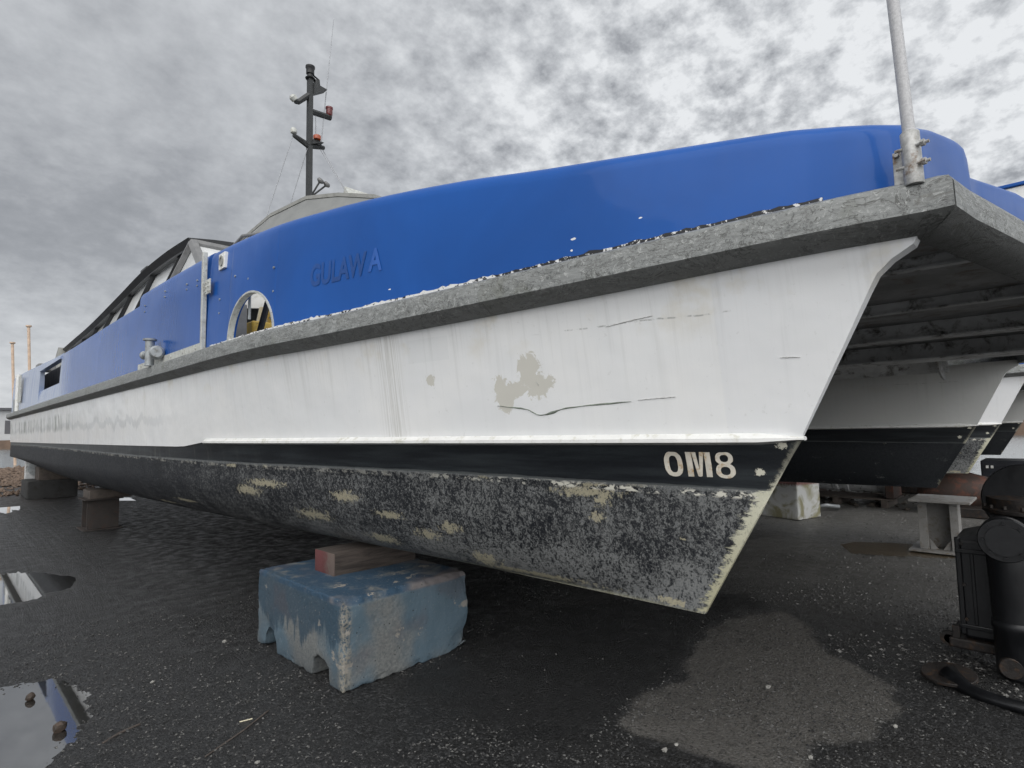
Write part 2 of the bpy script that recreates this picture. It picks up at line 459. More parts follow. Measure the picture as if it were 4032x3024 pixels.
def m_blue():
    k = N('royal_blue_gloss_paint', .38, 0, .22, .16)
    x, y, z = ypos(k); v = k.comb(x, y, z)
    big = k.noise(.9, 4, .6, v=v, dist=.4)
    st = k.noise(1, 5, .6, v=k.comb(0., k.math('MULTIPLY', y, 22.), k.math('MULTIPLY', z, .9)))
    c = k.mix(k.ss(big, .3, .7), (.004, .070, .30), (.006, .088, .37))
    # reflected light painted into the blue: paler upper part growing toward the stern
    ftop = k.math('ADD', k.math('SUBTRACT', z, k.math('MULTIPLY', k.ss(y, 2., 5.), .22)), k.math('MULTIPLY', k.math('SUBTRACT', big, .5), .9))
    refl = k.math('MULTIPLY', k.ss(ftop, 2.62, 2.95), k.ss(y, 3., 6., 0., 1.))
    blk = k.noise(1, 1, .5, v=k.comb(0., k.math('MULTIPLY', y, 1.1), 0.)); refl = k.math('MULTIPLY', refl, k.ss(blk, .42, .56, .45, 1.))
    c = k.mix(k.math('MULTIPLY', refl, .6), c, (.07, .15, .42))
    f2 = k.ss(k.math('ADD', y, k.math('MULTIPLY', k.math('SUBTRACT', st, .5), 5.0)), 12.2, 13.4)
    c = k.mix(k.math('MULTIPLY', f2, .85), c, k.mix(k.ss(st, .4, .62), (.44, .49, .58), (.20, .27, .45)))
    edge = k.ss(k.math('ADD', z, k.math('MULTIPLY', st, .05)), 2.33, 2.36, .3, 0.)
    c = k.mix(k.math('MULTIPLY', edge, k.ss(k.noise(16, 5, .7, v=v), .5, .56)), c, (.03, .03, .035))
    chips = k.mx(*[k.blob(y, z, k.math('MULTIPLY', k.math('SUBTRACT', k.noise(90, 4, .7, v=v), .5), 1.5), a, b, r1, r2) for a, b, r1, r2 in ((1.63, 2.47, .014, .006), (1.64, 2.415, .006, .005), (1.30, 2.50, .008, .004), (2.9, 2.43, .01, .004))])
    c = k.mix(chips, c, (.75, .75, .75))
    k.col(c); k.rough(k.math('ADD', k.ss(y, 2.5, 8., .46, .24), k.ss(st, .3, .7, -.02, .02)))
    k.bump(k.noise(1.5, 3, .45, v=v), .25, .04, coat=True)
    return k.m

def m_rail():
    k = N('scuffed_rub_rail', .55)
    x, y, z = ypos(k); v = k.comb(x, y, z)
    al = k.comb(k.math('MULTIPLY', x, 5.), k.math('MULTIPLY', y, 5.), k.math('MULTIPLY', z, 26.))
    n1 = k.noise(1.6, 7, .7, v=al, dist=.8)
    n2 = k.noise(34, 8, .8, v=v, dist=1.)
    n3 = k.noise(2.3, 4, .6, v=v)
    c = k.mix(k.ss(n1, .35, .65), (.18, .188, .185), (.255, .265, .26))
    c = k.mix(k.math('MULTIPLY', k.ss(n2, .54, .61), .75), c, (.42, .43, .42))
    c = k.mix(k.math('MULTIPLY', k.ss(n2, .38, .46, 1., 0.), .75), c, (.05, .055, .055))
    gg = k.noise(1, 5, .75, v=k.comb(k.math('MULTIPLY', x, 3.), k.math('MULTIPLY', y, 3.5), k.math('MULTIPLY', z, 9.)), dist=1.5)
    c = k.mix(k.math('MULTIPLY', k.ss(k.math('ABSOLUTE', k.math('SUBTRACT', gg, .5)), .004, .018, 1., 0.), .8), c, (.06, .06, .055))
    c = k.mix(k.math('MULTIPLY', k.ss(gg, .60, .68), .5), c, (.09, .085, .07))
    c = k.mix(k.math('MULTIPLY', k.ss(n3, .56, .66), .35), c, (.10, .105, .07))
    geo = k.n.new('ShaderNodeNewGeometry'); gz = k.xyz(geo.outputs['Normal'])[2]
    c = k.mix(k.ss(gz, -.6, -.3, .45, 0.), c, (.07, .07, .066))  # downward faces darkened: underside shade painted into the rail colour
    k.col(c); k.rough(k.ss(n2, .3, .7, .4, .75))
    k.bump(k.math('ADD', n1, k.math('MULTIPLY', n2, .7)), .45, .008)
    return k.m

M = {}
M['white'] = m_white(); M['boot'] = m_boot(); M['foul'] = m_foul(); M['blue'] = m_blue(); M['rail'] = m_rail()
k = N('torn_black_and_white_sealant', .6); a_ = k.noise(30, 6, .7); y_ = ypos(k)[1]
th_ = k.ss(y_, 1.9, 2.4, .56, .44); k.col(k.mix(k.ss(k.math('SUBTRACT', a_, th_), -.01, .01), (.012, .012, .014), (.70, .70, .69))); M['seal'] = k.m
M['whitetrim'] = simple('white_trim_paint', (.78, .78, .76), .4, var=.06, dirt=(.6, .59, .52), bump=.08)
M['alu'] = simple('weathered_aluminium', (.33, .35, .36), .45, .35, .2, 9, .25, dirt=(.18, .18, .17))
M['alulite'] = simple('pale_alloy_plate', (.52, .53, .50), .5, .1, .15, 12, .2, dirt=(.28, .25, .2))
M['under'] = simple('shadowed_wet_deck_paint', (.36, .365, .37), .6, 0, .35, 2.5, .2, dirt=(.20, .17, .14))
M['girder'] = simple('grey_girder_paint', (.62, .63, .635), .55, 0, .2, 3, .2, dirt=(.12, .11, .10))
M['black'] = simple('black_enamel', (.006, .0065, .008), .4, 0, .3, 8, .1, coat=.1)
M['mast'] = simple('dark_mast_paint', (.035, .037, .038), .5, .1, .25, 8, .1)
M['beige'] = simple('beige_wheelhouse_paint', (.30, .30, .28), .5, 0, .08, 3, .08, dirt=(.22, .22, .2))
M['beigedk'] = simple('shaded_grey_soffit', (.22, .225, .22), .55, 0, .1, 3, .08)
M['canopy'] = simple('black_canopy_edge', (.02, .021, .023), .4, 0, .3, 4, .1)
M['frame'] = simple('grey_window_frame', (.20, .20, .20), .45, .2, .15, 8, .1)
M['red'] = simple('red_lamp_lens', (.12, .008, .008), .2, 0, .2, 8, 0, coat=.4)
M['orange'] = simple('orange_lamp_lens', (.40, .07, .015), .25, 0, .1, 8, 0, coat=.4)
M['yellow'] = simple('yellow_machinery_paint', (.50, .33, .05), .45, 0, .25, 6, .15, dirt=(.25, .17, .05))
M['cream'] = simple('cream_cabin_lining', (.66, .60, .44), .5, 0, .15, 4, .1)
M['ghost'] = simple('darker_blue_lettering', (.003, .060, .26), .42, 0, .2, 3, 0)
M['ghost2'] = simple('faded_blue_lettering', (.016, .10, .40), .4, 0, .2, 3, 0)
M['marks'] = simple('stained_white_lettering', (.64, .60, .52), .5, 0, .12, 11, .2, dirt=(.46, .30, .13))
M['wood'] = simple('weathered_timber', (.085, .07, .06), .8, 0, .35, 10, .5)
M['blackrust'] = simple('black_rusty_iron', (.02, .017, .016), .6, .2, .4, 9, .4, dirt=(.06, .035, .02))
M['wire'] = simple('grey_rigging_wire', (.35, .36, .38), .5, .3, .1, 4, 0)
M['dull'] = simple('dark_cavity', (.008, .009, .012), .6, 0, .3, 4, 0)
k = N('pale_saloon_glass', .12, 0, .6); n_ = k.noise(.8, 4, .5)
k.col(k.mix(k.ss(n_, .3, .7), (.70, .72, .73), (.82, .83, .82))); M['glass'] = k.m
k = N('flagpole_paint', .5); n_ = k.noise(30, 5, .7); n2_ = k.noise(110, 4, .7)
k.col(k.mix(k.ss(n_, .62, .70), k.mix(k.ss(n2_, .3, .7), (.42, .42, .43), (.55, .55, .56)), (.2, .18, .17))); k.bump(n2_, .2, .004); M['pole'] = k.m
k = N('rust_stained_galvanised_steel', .5, .25); n_ = k.noise(34, 6, .7); n2_ = k.noise(9, 6, .7)
k.col(k.mix(k.ss(n2_, .52, .64), k.mix(k.ss(n_, .35, .65), (.30, .30, .29), (.50, .50, .49)), (.16, .10, .06))); k.bump(n_, .3, .006); M['galv'] = k.m

# ------------------------------------------------------------------ FERRY
def build_ferry():
    root = empty('catamaran_ferry', FL, 'long blue and white catamaran ferry propped up in the foreground with OM8 on its bow', 'boat', 'catamaran ferries laid up side by side')
    P = {}
    for xc, nm in ((XC, 'near'), (2 * XM - XC, 'far')):
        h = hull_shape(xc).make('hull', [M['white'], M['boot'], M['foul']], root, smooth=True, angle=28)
        for sg in (-1, 1):
            s = S(); R = []
            for i in range(70):
                Y = .748 + (5.62 - .748) * (i / 69) ** 1.3
                hb = hbz(max(Y, .76), 1.505); z = 1.503
                q_ = min(1, max(.25, (Y - .735) / .16))
                tip = min(1, max(.2, (Y - .72) / .10))
                w = .040 * tip * (1 if Y < 5.5 else (5.64 - Y) / .14)
                x = xc + sg * (hb - .004)
                R.append([(x, Y, z + .004 + .026 * q_), (x + sg * w, Y, z + .004), (x + sg * w, Y, z - .012 * q_), (x - sg * .0, Y, z - .024 * q_), (xc + sg * max(0, hb - .03), Y, z - .024 * q_), (xc + sg * max(0, hb - .03), Y, z + .004 + .026 * q_)])
            s.grid(R, close=True); s.add(R[0], [(0, 1, 2, 3, 4, 5)]); s.add(R[-1], [(5, 4, 3, 2, 1, 0)])
            s.make('spray_rail', M['whitetrim'], h, smooth=True, angle=30)
        P[nm] = h
    # ---- rub rail
    def rail(path, name, capends=True):
        prof = [(-.03, 0), (.03, .008), (.084, .046), (.094, .056), (.092, .145), (.082, .166), (.05, .182), (-.05, .184), (-.05, .0)]
        R = []; n = len(path)
        for i, (x, y, z, nx, ny) in enumerate(path):
            R.append([(x + nx * w, y + ny * w, z + h) for w, h in prof])
        s = S(); s.grid(R, close=True); s.add(R[0], [tuple(range(9))]); s.add(R[-1], [tuple(range(8, -1, -1))])
        return s.make(name, M['rail'], root, smooth=True, angle=32)
    ys = [.30 + (22.5 - .30) * (i / 110) ** 1.7 for i in range(111)]
    def xw(Y): return XC - smoothtab(HD, Y - .30)
    pth = []
    for i, Y in enumerate(ys):
        a = xw(Y - .02 if Y > .33 else Y); b = xw(Y + .03); dY = .05 if Y > .33 else .03
        tx, ty = (b - a), dY; L = math.hypot(tx, ty); nx, ny = -ty / L, tx / L
        if i == 0: nx, ny = -.98, -.98 # mitre at the corner
        pth.append((xw(Y), Y, zlow(Y), nx, ny))
    rail(pth, 'rub_rail')
    rail([(2 * XM - x, y, z, -nx, ny) for x, y, z, nx, ny in pth], 'rub_rail')
    def yb(X):
        u = abs(X - XM) / (XM - 2.42); return -.27 + .57 * u ** 1.25
    pth = []
    for i in range(41):
        X = 2.42 + (2 * (XM - 2.42)) * i / 40
        g = (yb(X + .05) - yb(X - .05)) / .1 if 0 < i < 40 else (-.22 if i == 0 else .22)
        L = math.hypot(1, g); nx, ny = g / L, -1 / L
        if i == 0: nx, ny = -.80, -1.0
        if i == 40: nx, ny = .80, -1.0
        pth.append((X, yb(X), 2.219, nx, ny))
    rail(pth, 'rub_rail')
    # ---- wet deck, girders and webs under the bridge deck
    s = S()
    R = []
    for i in range(21):
        u = i / 20; X = 2.42 + 2 * (XM - 2.42) * u
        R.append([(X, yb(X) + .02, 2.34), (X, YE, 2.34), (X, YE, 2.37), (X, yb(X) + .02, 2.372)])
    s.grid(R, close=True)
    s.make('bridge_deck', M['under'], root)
    for X, dz, w, fl in ((3.22, .05, .02, .05), (4.35, .06, .02, .06), (5.4, .12, .05, .20), (6.9, .16, .05, .40)):
        s = S(); y0 = yb(X) + .08
        s.box(X - w / 2, X + w / 2, y0, 21, 2.34 - dz, 2.338); s.box(X - fl / 2, X + fl / 2, y0, 21, 2.34 - dz - .014, 2.34 - dz - .002)
        s.make('girder', M['girder'], root)
    for xi, sg in ((XC + .80, 1), (2 * XM - XC - .80, -1)):     # haunch between inner hull side and deck
        s = S()
        s.add([(xi - sg * .1, .9, 2.12), (xi - sg*.1, 21.5, 2.12), (xi + sg * .16, 21.5, 2.335), (xi + sg * .16, .9, 2.335)], [(0, 1, 2, 3)])
        s.make('haunch', M['girder'], root)
    for Y in (.95, 2.4, 3.9, 5.4, 7., 9., 11., 13.):
        for sg in (1, -1):
            s = S()
            c = XM + sg * 3.2 - sg * .62
            pts = [(c, 2.336)] + [(c + (-sg) * (.05 + .55 * math.sin(a)), 2.336 - .30 * math.cos(a)) for a in [i * PI / 16 for i in range(9)]]
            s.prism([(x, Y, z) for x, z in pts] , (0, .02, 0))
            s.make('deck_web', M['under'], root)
    # ---- blue bulwark / bow cowling with arched opening
    ZT = [(.3, 2.68), (.62, 2.752), (.7, 2.768), (.8, 2.782), (1.0, 2.807), (1.3, 2.844), (1.8, 2.912), (2.4, 3.011), (3.3, 3.12), (4, 3.165), (4.8, 3.205), (5.6, 3.235), (7, 3.26), (9, 3.27)]
    def ztop(Y): return smoothtab(ZT, Y)
    def wall_strip(path, name, mat, par, th=.10, lean_=.03, rad_=.10, bottom=None, endcap=True, rad=None):
        if rad is not None: rad_ = rad
        """path: (x,y,nx,ny,ztop,zbot); closed shell swept along"""
        R = []
        for pp in path:
            (x, y, nx, ny, zt, zb) = pp[:6]; rad, lean = (pp[6], pp[7]) if len(pp) > 6 else (rad_, lean_)
            r = min(rad, (zt - zb) * .45); sec = []
            hgt = zt - r - zb
            for q in (0, .25, .5, .75, 1): sec.append((-lean * q * q, zb + hgt * q))
            for a in (20, 40, 60, 78, 90): 
                sec.append((-lean - r * (1 - math.cos(math.radians(a))), zt - r + r * math.sin(math.radians(a))))
            sec.append((-lean - r - max(.0, th - .05), zt - .002))
            sec.append((-lean - r - max(.0, th - .05) - .03, zt - .05))
            if zt - zb > .25: sec += [(-th, zt - r - .04), (-th, zb)]
            else: sec += [(-th - .01, zt - r), (-th, zb)]
            R.append([(x + nx * w, y + ny * w, z) for w, z in sec])
        s = S(); s.grid(R, close=True)
        n = len(R[0])
        if endcap: s.add(R[0], [tuple(range(n))]); s.add(R[-1], [tuple(range(n - 1, -1, -1))])
        return s.make(name, mat, par, smooth=True, angle=40)
    AY0, AY1, AZ = 4.12, 4.90, 2.68
    for mir in (False, True):
        path = []
        ysl = [5.40 - (5.40 - .62) * i / 130 for i in range(131)]
        e = 1e-4
        ysl += [AY0 - e, AY0 + e, AY1 - e, AY1 + e] + [AY0 + (AY1 - AY0) * (.5 - .5 * math.cos(PI * i / 30)) for i in range(1, 30)]
        ysl = sorted(ysl, reverse=True)
        for Y in ysl:
            zb = zlow(Y) + .165
            if not mir and AY0 <= Y <= AY1:
                u = (Y - (AY0 + AY1) / 2) / ((AY1 - AY0) / 2)
                zb = max(zb, 2.30 + (AZ - 2.30) * math.sqrt(max(0, 1 - abs(u) ** 2.1)))
            g = (xw(Y + .05) - xw(Y - .05)) / .1; L = math.hypot(1, g)
            path.append((xw(Y) + .01, Y, -1 / L, g / L, ztop(Y), zb, .10, .03))
        # round the bow corner and run across the front
        x0 = xw(.62) + .01; cx_, cy_ = 2.62, .58
        for a in [i * 12 for i in range(1, 7)]:
            t = math.radians(a); r = cx_ - x0
            path.append((cx_ - r * math.cos(t), cy_ - (r * .99) * math.sin(t), -math.cos(t), -math.sin(t), smoothtab([(0, 2.74), (12, 2.7167), (24, 2.705), (36, 2.698), (48, 2.6934), (60, 2.6945), (72, 2.7011)], a), 2.385, lin([(0, .10), (72, .06)], a), .02))
        for X, zt in ((2.70, 2.748), (2.85, 2.785), (3.0, 2.809), (3.1, 2.823), (3.17, 2.829), (3.215, 2.826), (3.24, 2.80), (3.252, 2.75)):
            path.append((X, .315 - (X - 2.70) * .17, -.18, -.98, zt, 2.385, .05, .012))
        for X in (3.265, 3.4, 3.7, 4.0, 4.3, 4.7, 5.2, XM):
            path.append((X, smoothtab([(3.26, .222), (4.12, .066), (5.0, -.06), (XM, -.10)], X), -.15, -.99, lin([(3.26, 2.685), (4.12, 2.80), (XM, 2.87)], X), 2.385, .03, .01))
        if mir: path = [(2 * XM - p[0], p[1], -p[2]) + tuple(p[3:]) for p in path]
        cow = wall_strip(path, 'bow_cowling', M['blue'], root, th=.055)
        if not mir: P['cowl'] = cow
        # aft panel (a fold-down gate on the near side)
        path = []
        for i in range(60):
            Y = 5.46 + (7.72 - 5.46) * i / 59
            path.append((xw(Y) + .0, Y, -1, 0, ztop(Y), zlow(Y) + .168))
        if mir: path = [(2 * XM - x, y, -nx, ny, a, b) for x, y, nx, ny, a, b in path]
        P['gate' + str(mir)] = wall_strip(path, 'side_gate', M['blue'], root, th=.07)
        # long aft bulwark, with the dark opening
        def zt2(Y): return smoothtab([(7.7, 3.13), (10, 3.135), (12.6, 3.13), (14.6, 3.16), (17, 3.24), (20, 3.33), (22.5, 3.36)], Y)
        def seg(a, b, zt=None, zb=None, n=40, r=.05, off=.0):
            pa = []
            for i in range(n):
                Y = a + (b - a) * i / (n - 1)
                X = xw(Y) + .01 + off
                pa.append((X, Y, -1, 0, zt if zt else zt2(Y), zb if zb else zlow(Y) + .168))
            if mir: pa = [(2 * XM - x, y, -nx, ny, q, w) for x, y, nx, ny, q, w in pa]
            return pa
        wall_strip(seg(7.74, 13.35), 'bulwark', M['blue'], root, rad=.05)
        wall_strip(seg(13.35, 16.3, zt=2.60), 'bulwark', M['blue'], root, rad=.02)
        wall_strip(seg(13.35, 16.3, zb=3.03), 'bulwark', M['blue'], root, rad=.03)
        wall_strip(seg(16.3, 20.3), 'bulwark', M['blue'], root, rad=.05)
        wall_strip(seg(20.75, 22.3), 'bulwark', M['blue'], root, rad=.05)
        if not mir:
            s = S(); s.box(1.95, 2.0, 13.2, 20.2, 2.4, 3.15); s.make('recess_panel', M['dull'], root)
            s = S(); s.box(1.72, 1.94, 13.36, 13.40, 2.62, 3.02); s.make('recess_screen', M['blue'], root)
            for Y in (20.42, 20.6): S().tube([(1.62, Y, 2.3), (1.62, Y, 3.3)], .05, 10).make('stern_post', M['whitetrim'], root)
            s = S(); s.bbox(1.585, 1.61, 19.6, 20.1, 2.5, 3.2, .005); s.make('stern_door', M['alulite'], root)
            s = S(); s.bbox(1.585, 1.61, 20.9, 21.3, 2.3, 2.65, .005); s.make('stern_hatch', M['alu'], root)
    # ---- torn sealant line between rub rail and cowling
    s = S(); R = []
    for i in range(160):
        Y = .60 + (5.3 - .60) * i / 159; X = xw(Y) + .01; z = zlow(Y) + .182
        hj = .030 + .022 * abs(noise.noise(Vector((Y * 14, 0, 0))))
        R.append([(X - .004, Y, z - .01), (X - .004, Y, z + hj), (X + .012, Y, z + hj)])
    s.grid(R); s.make('sealant_strip', M['seal'], root)
    s = S(); s.prism([(1.9, 5.9, 2.80), (2.7, 5.9, 2.92), (2.7, 5.9, 3.15), (1.9, 5.9, 3.15)], (0, .02, 0)); s.make('cabin_lining', M['whitetrim'], root)
    # ---- arch trim, inner panels, machinery
    s = S(); R = []
    for i in range(41):
        t = PI * i / 40; Y = (AY0 + AY1) / 2 + math.cos(t) * .392; z = 2.30 + (AZ - 2.30) * math.sin(t) ** .95
        Y2 = (AY0 + AY1) / 2 + math.cos(t) * .378; z2 = 2.30 + (AZ - 2.315) * math.sin(t) ** .95
        x = xw(Y)
        R.append([(x - .002, Y, z), (x + .045, Y, z), (x + .045, Y2, z2), (x - .002, Y2, z2)])
    s.grid(R, close=True); s.make('arch_frame', M['alulite'], P['cowl'])
    s = S(); s.tube([(1.78, 4.72, 2.5), (1.78, 4.72, 2.72)], .012, 8); s.make('arch_bar', M['alu'], P['cowl'])
    w = empty('winch_machinery', (2.3, 5.7, 2.37), 'yellow winch and grey vents glimpsed through the arched opening', 'winch')
    s = S(); s.bbox(2.12, 2.34, 5.55, 5.8, 2.37, 2.66, .02); s.make('housing', M['yellow'], w)
    s = S(); s.prism([(2.2, 5.82, 2.37), (2.55, 5.82, 2.37), (2.55, 5.82, 2.9), (2.3, 5.82, 2.86)], (0, .02, 0)); s.make('back_plate', M['cream'], w)
    s = S(); s.bbox(2.36, 2.5, 5.6, 5.8, 2.37, 2.93, .02); s.make('guard', M['yellow'], w)
    S().tube([(2.1, 5.4, 2.38), (2.18, 5.3, 2.86)], .03, 8).make('lever', M['black'], w)
    s = S(); s.lathe([(.085, 0), (.085, .22), (.11, .24), (.115, .25)], (2.16, 4.95, 2.34)); s.make('vent', M['alu'], w, smooth=True, angle=40)
    s = S(); s.bbox(1.84, 2.0, 5.35, 5.42, 2.36, 2.76, .01); s.make('vent_box', M['frame'], w)
    # ---- gate fittings
    g = P['gateFalse']
    s = S(); s.bbox(xw(5.4) - .028, xw(5.4) + .01, 5.415, 5.455, 2.29, 3.20, .004); s.make('gate_strip', M['alulite'], g)
    s = S(); s.bbox(xw(5.4) - .016, xw(5.4) - .002, 5.27, 5.39, 2.80, 2.93, .004)
    for y in (5.30, 5.36):
        for z in (2.825, 2.865, 2.905): s.tube([(xw(5.4) - .026, y, z), (xw(5.4) - .01, y, z)], .009, 8)
    s.make('hinge', M['alulite'], g)
    s = S(); s.prism([(xw(5.5) - .014, 5.5, 2.315), (xw(7.3) - .014, 7.55, 2.31), (xw(7.3) - .014, 7.55, 2.375), (xw(5.5) - .014, 5.5, 2.385)], (.012, 0, 0))
    for i in range(6): 
        y = 5.6 + i * .36; s.tube([(xw(y) - .022, y, 2.345), (xw(y) - .01, y, 2.345)], .010, 8)
    s.make('kick_strip', M['alulite'], g)
    s = S()
    for y, z in ((4.15, 2.80), (4.15, 2.62), (4.80, 2.86), (5.12, 2.72), (5.12, 2.60), (4.55, 2.79), (5.7, 3.0), (5.7, 2.95), (6.0, 3.02), (6.0, 2.97), (6.7, 3.08), (6.7, 3.02), (7.45, 3.05), (7.45, 2.98)):
        S().tube([(xw(y) + .010, y, z), (xw(y) + .05, y, z)], .009, 8).make('rivet', M['alu'], P['cowl'])
    s = S(); s.bbox(xw(5.15) + .014, xw(5.15) + .05, 5.02, 5.16, 2.98, 3.12, .004)
    v = s.make('vent_plate', M['whitetrim'], P['cowl'])
    s = S(); s.lathe([(.046, 0), (.046, .012), (.03, .012), (.03, .006)], (xw(5.1) + .016, 5.09, 3.05), (-1, 0, 0)); s.make('vent_ring', M['beige'], v, smooth=True, angle=40)
    # pipe fitting on the rail aft
    f = empty('pipe_fitting', (0, 0, 0)); f.parent = root
    S().lathe([(.05, 0), (.042, .01), (.042, .26), (.065, .265), (.065, .28), (.05, .285)], (1.55, 6.75, 2.285)).make('standpipe', M['alu'], f, smooth=True, angle=35)
    S().lathe([(.045, 0), (.07, .03), (.07, .08), (.05, .10)], (1.59, 6.65, 2.41), (-.25, -1, 0)).make('valve_body', M['alu'], f, smooth=True, angle=35)
    S().lathe([(.035, 0), (.035, .06), (.045, .07), (.045, .09)], (1.55, 6.82, 2.41), (-.15, 1, 0)).make('stub', M['alu'], f, smooth=True, angle=35)
    # ---- lettering
    def surf(Y, z, off): return (xw(Y) + .01 - off, Y, z)
    def text(body, name, y0, y1, z0, z1, fn, mat, par, slope=0., bold=.02):
        cu = bpy.data.curves.new('t', 'FONT'); cu.body = body; cu.size = 1; cu.offset = bold; cu.resolution_u = 6
        to = bpy.data.objects.new('t', cu); COL.objects.link(to)
        dg = bpy.context.evaluated_depsgraph_get(); me = bpy.data.meshes.new_from_object(to.evaluated_get(dg))
        bm = bmesh.new(); bm.from_mesh(me)
        bmesh.ops.triangulate(bm, faces=bm.faces)
        bmesh.ops.subdivide_edges(bm, edges=bm.edges[:], cuts=2)
        xs = [v.co.x for v in bm.verts]; yz = [v.co.y for v in bm.verts]
        a, b, c, d = min(xs), max(xs), min(yz), max(yz)
        V = []
        bm.verts.index_update()
        for v in bm.verts:
            u = (v.co.x - a) / (b - a); w = (v.co.y - c) / (d - c)
            Y = y0 + (y1 - y0) * u; z = z0 + (z1 - z0) * w + slope * u
            V.append(fn(Y, z))
        F = [tuple(v.index for v in f.verts) for f in bm.faces]; bm.free()
        bpy.data.objects.remove(to, do_unlink=True)
        return make(name, V, F, mat, par)
    text('GULAW', 'name_lettering', 3.70, 3.12, 2.575, 2.735, lambda Y, z: (xw(Y) + .01 - .0034 + .03 * min(1, max(0, (z - 2.3) / .7)) ** 2 , Y, z), M['ghost'], P['cowl'], slope=-.015, bold=.03)
    text('A', 'name_lettering', 3.10, 2.97, 2.575, 2.725, lambda Y, z: (xw(Y) + .01 - .0034 + .03 * min(1, max(0, (z - 2.3) / .7)) ** 2 , Y, z), M['ghost2'], P['cowl'], slope=-.01, bold=.03)
    # OM8 marks cut as heavy condensed figures
    def glyph(loops_out, holes, y0, y1, z0, z1, nm):
        bm = bmesh.new()
        cells = 46; W = abs(y1 - y0); H = z1 - z0; nx = int(cells * W / H * 1.0) + 2; nz = cells
        s = S()
        return s
    def ring(s, cy, cz, ry, rz, wy, wz, n=40, sq=2.6):
        R = []
        for i in range(n + 1):
            t = 2 * PI * i / n; c, q = math.cos(t), math.sin(t)
            def pt(a, b):
                return cy + a * abs(c) ** (2 / sq) * (1 if c > 0 else -1), cz + b * abs(q) ** (2 / sq) * (1 if q > 0 else -1)
            jo = 1 + .03 * noise.noise(Vector((c * 3, q * 3, cy * 9)))
            a = pt(ry * jo, rz * jo); b = pt((ry - wy) * (2 - jo), (rz - wz) * (2 - jo))
            R.append([port(a[0], a[1], .0035), port(b[0], b[1], .0035)])
        s.grid(R)
    s = S(); ring(s, 1.275, 1.393, .040, .056, .0215, .018); s.make('lettering', M['marks'], P['near'])
    s = S()
    def quadstrip(s, pts):       # pts: pairs (left, right) going up
        R = [[port(a[0], a[1], .0035), port((a[0]+b[0])/2, (a[1]+b[1])/2, .0035), port(b[0], b[1], .0035)] for a, b in pts]
        s.grid(R)
    yl, yr, zb, zt = 1.218, 1.115, 1.338, 1.449
    quadstrip(s, [((yl, zb), (yl - .025, zb + .0)), ((yl - .001, (zb + zt) / 2), (yl - .026, (zb + zt) / 2)), ((yl, zt), (yl - .025, zt))])
    quadstrip(s, [((yr + .025, zb), (yr, zb)), ((yr + .024, (zb + zt) / 2), (yr - .001, (zb + zt) / 2)), ((yr + .025, zt), (yr, zt))])
    ym = (yl + yr) / 2
    quadstrip(s, [((ym + .009, zb + .002), (ym - .003, zb)), ((yl - .026, zt - .001), (yl - .044, zt - .002))])
    quadstrip(s, [((ym + .003, zb), (ym - .009, zb + .003)), ((yr + .044, zt - .001), (yr + .026, zt - .001))])
    s.make('lettering', M['marks'], P['near'])
    s = S(); ring(s, 1.060, 1.4205, .0355, .0285, .0185, .0130, sq=2.3); ring(s, 1.059, 1.3665, .0395, .0325, .0200, .0145, sq=2.3); s.make('lettering', M['marks'], P['near'])
    # gouge and scrapes in the white side
    def gouge(pts, wmax, mat, par=P['near']):
        s = S(); R = []
        n = 60
        for i in range(n + 1):
            u = i / n; a = u * (len(pts) - 1); j = min(int(a), len(pts) - 2); f = a - j
            Y = smoothtab([(q, p[0]) for q, p in enumerate(pts)], a); z = smoothtab([(q, p[1]) for q, p in enumerate(pts)], a)
            w = (.15 + abs(noise.noise(Vector((u * 6, 1.3, Y))))) * wmax * math.sin(PI * min(1, max(0, u))) ** .5 + .0006
            z += .002 * noise.noise(Vector((u * 20, 0, 0)))
            R.append([port(Y, z - w, .0015), port(Y, z, .004), port(Y, z + w, .0015)])
        s.grid(R); return s.make('scrape', mat, par)
    mg = simple('grey_green_gouge', (.20, .23, .19), .6, 0, .4, 30, .3, dirt=(.07, .10, .07))
    gouge([(2.16, 1.688), (2.03, 1.672), (1.97, 1.660), (1.91, 1.632), (1.84, 1.640), (1.76, 1.660), (1.60, 1.672), (1.42, 1.680)], .009, mg)
    mt = simple('shallow_scuff', (.50, .50, .49), .6, 0, .3, 30, .2)
    gouge([(1.39, 1.685), (1.28, 1.690), (1.22, 1.692)], .004, mt)
    gouge([(1.50, 2.03), (1.38, 2.045), (1.28, 2.055)], .004, mt)
    gouge([(.80, 1.83), (.76, 1.828), (.73, 1.826)], .004, mt)
    gouge([(1.90, 1.8), (1.895, 1.79), (1.89, 1.78)], .003, mt)
    # ---- flagpole
    fp = empty('flagpole', (0, 0, 0)); fp.parent = root
    S().tube([(2.325, .315, 2.50), (2.33, .335, 3.08), (2.345, .375, 4.1)], [.0195, .019, .017], 14).make('pole', M['pole'], fp, smooth=True, angle=40)
    S().lathe([(.028, 0), (.029, .005), (.029, .185), (.025, .19)], (2.325, .312, 2.375), (-.0, .02, 1), 16).make('socket', M['galv'], fp, smooth=True, angle=40)
    s = S(); s.bbox(2.355, 2.367, .30, .375, 2.385, 2.52, .003); s.make('bracket_plate', M['galv'], fp)
    for z in (2.44, 2.505): S().tube([(2.30, .26, z), (2.315, .36, z)], .006, 8).tube([(2.30, .272, z), (2.303, .284, z)], .012, 6).make('clamp_bolt', M['galv'], fp)
    for z in (2.40, 2.505): S().tube([(2.34, .362, z), (2.36, .362, z)], .008, 8).make('plate_bolt', M['galv'], fp)
    # ---- white lining locker with blue lid on the foredeck
    lk = empty('deck_locker', (0, 0, 0)); lk.parent = root
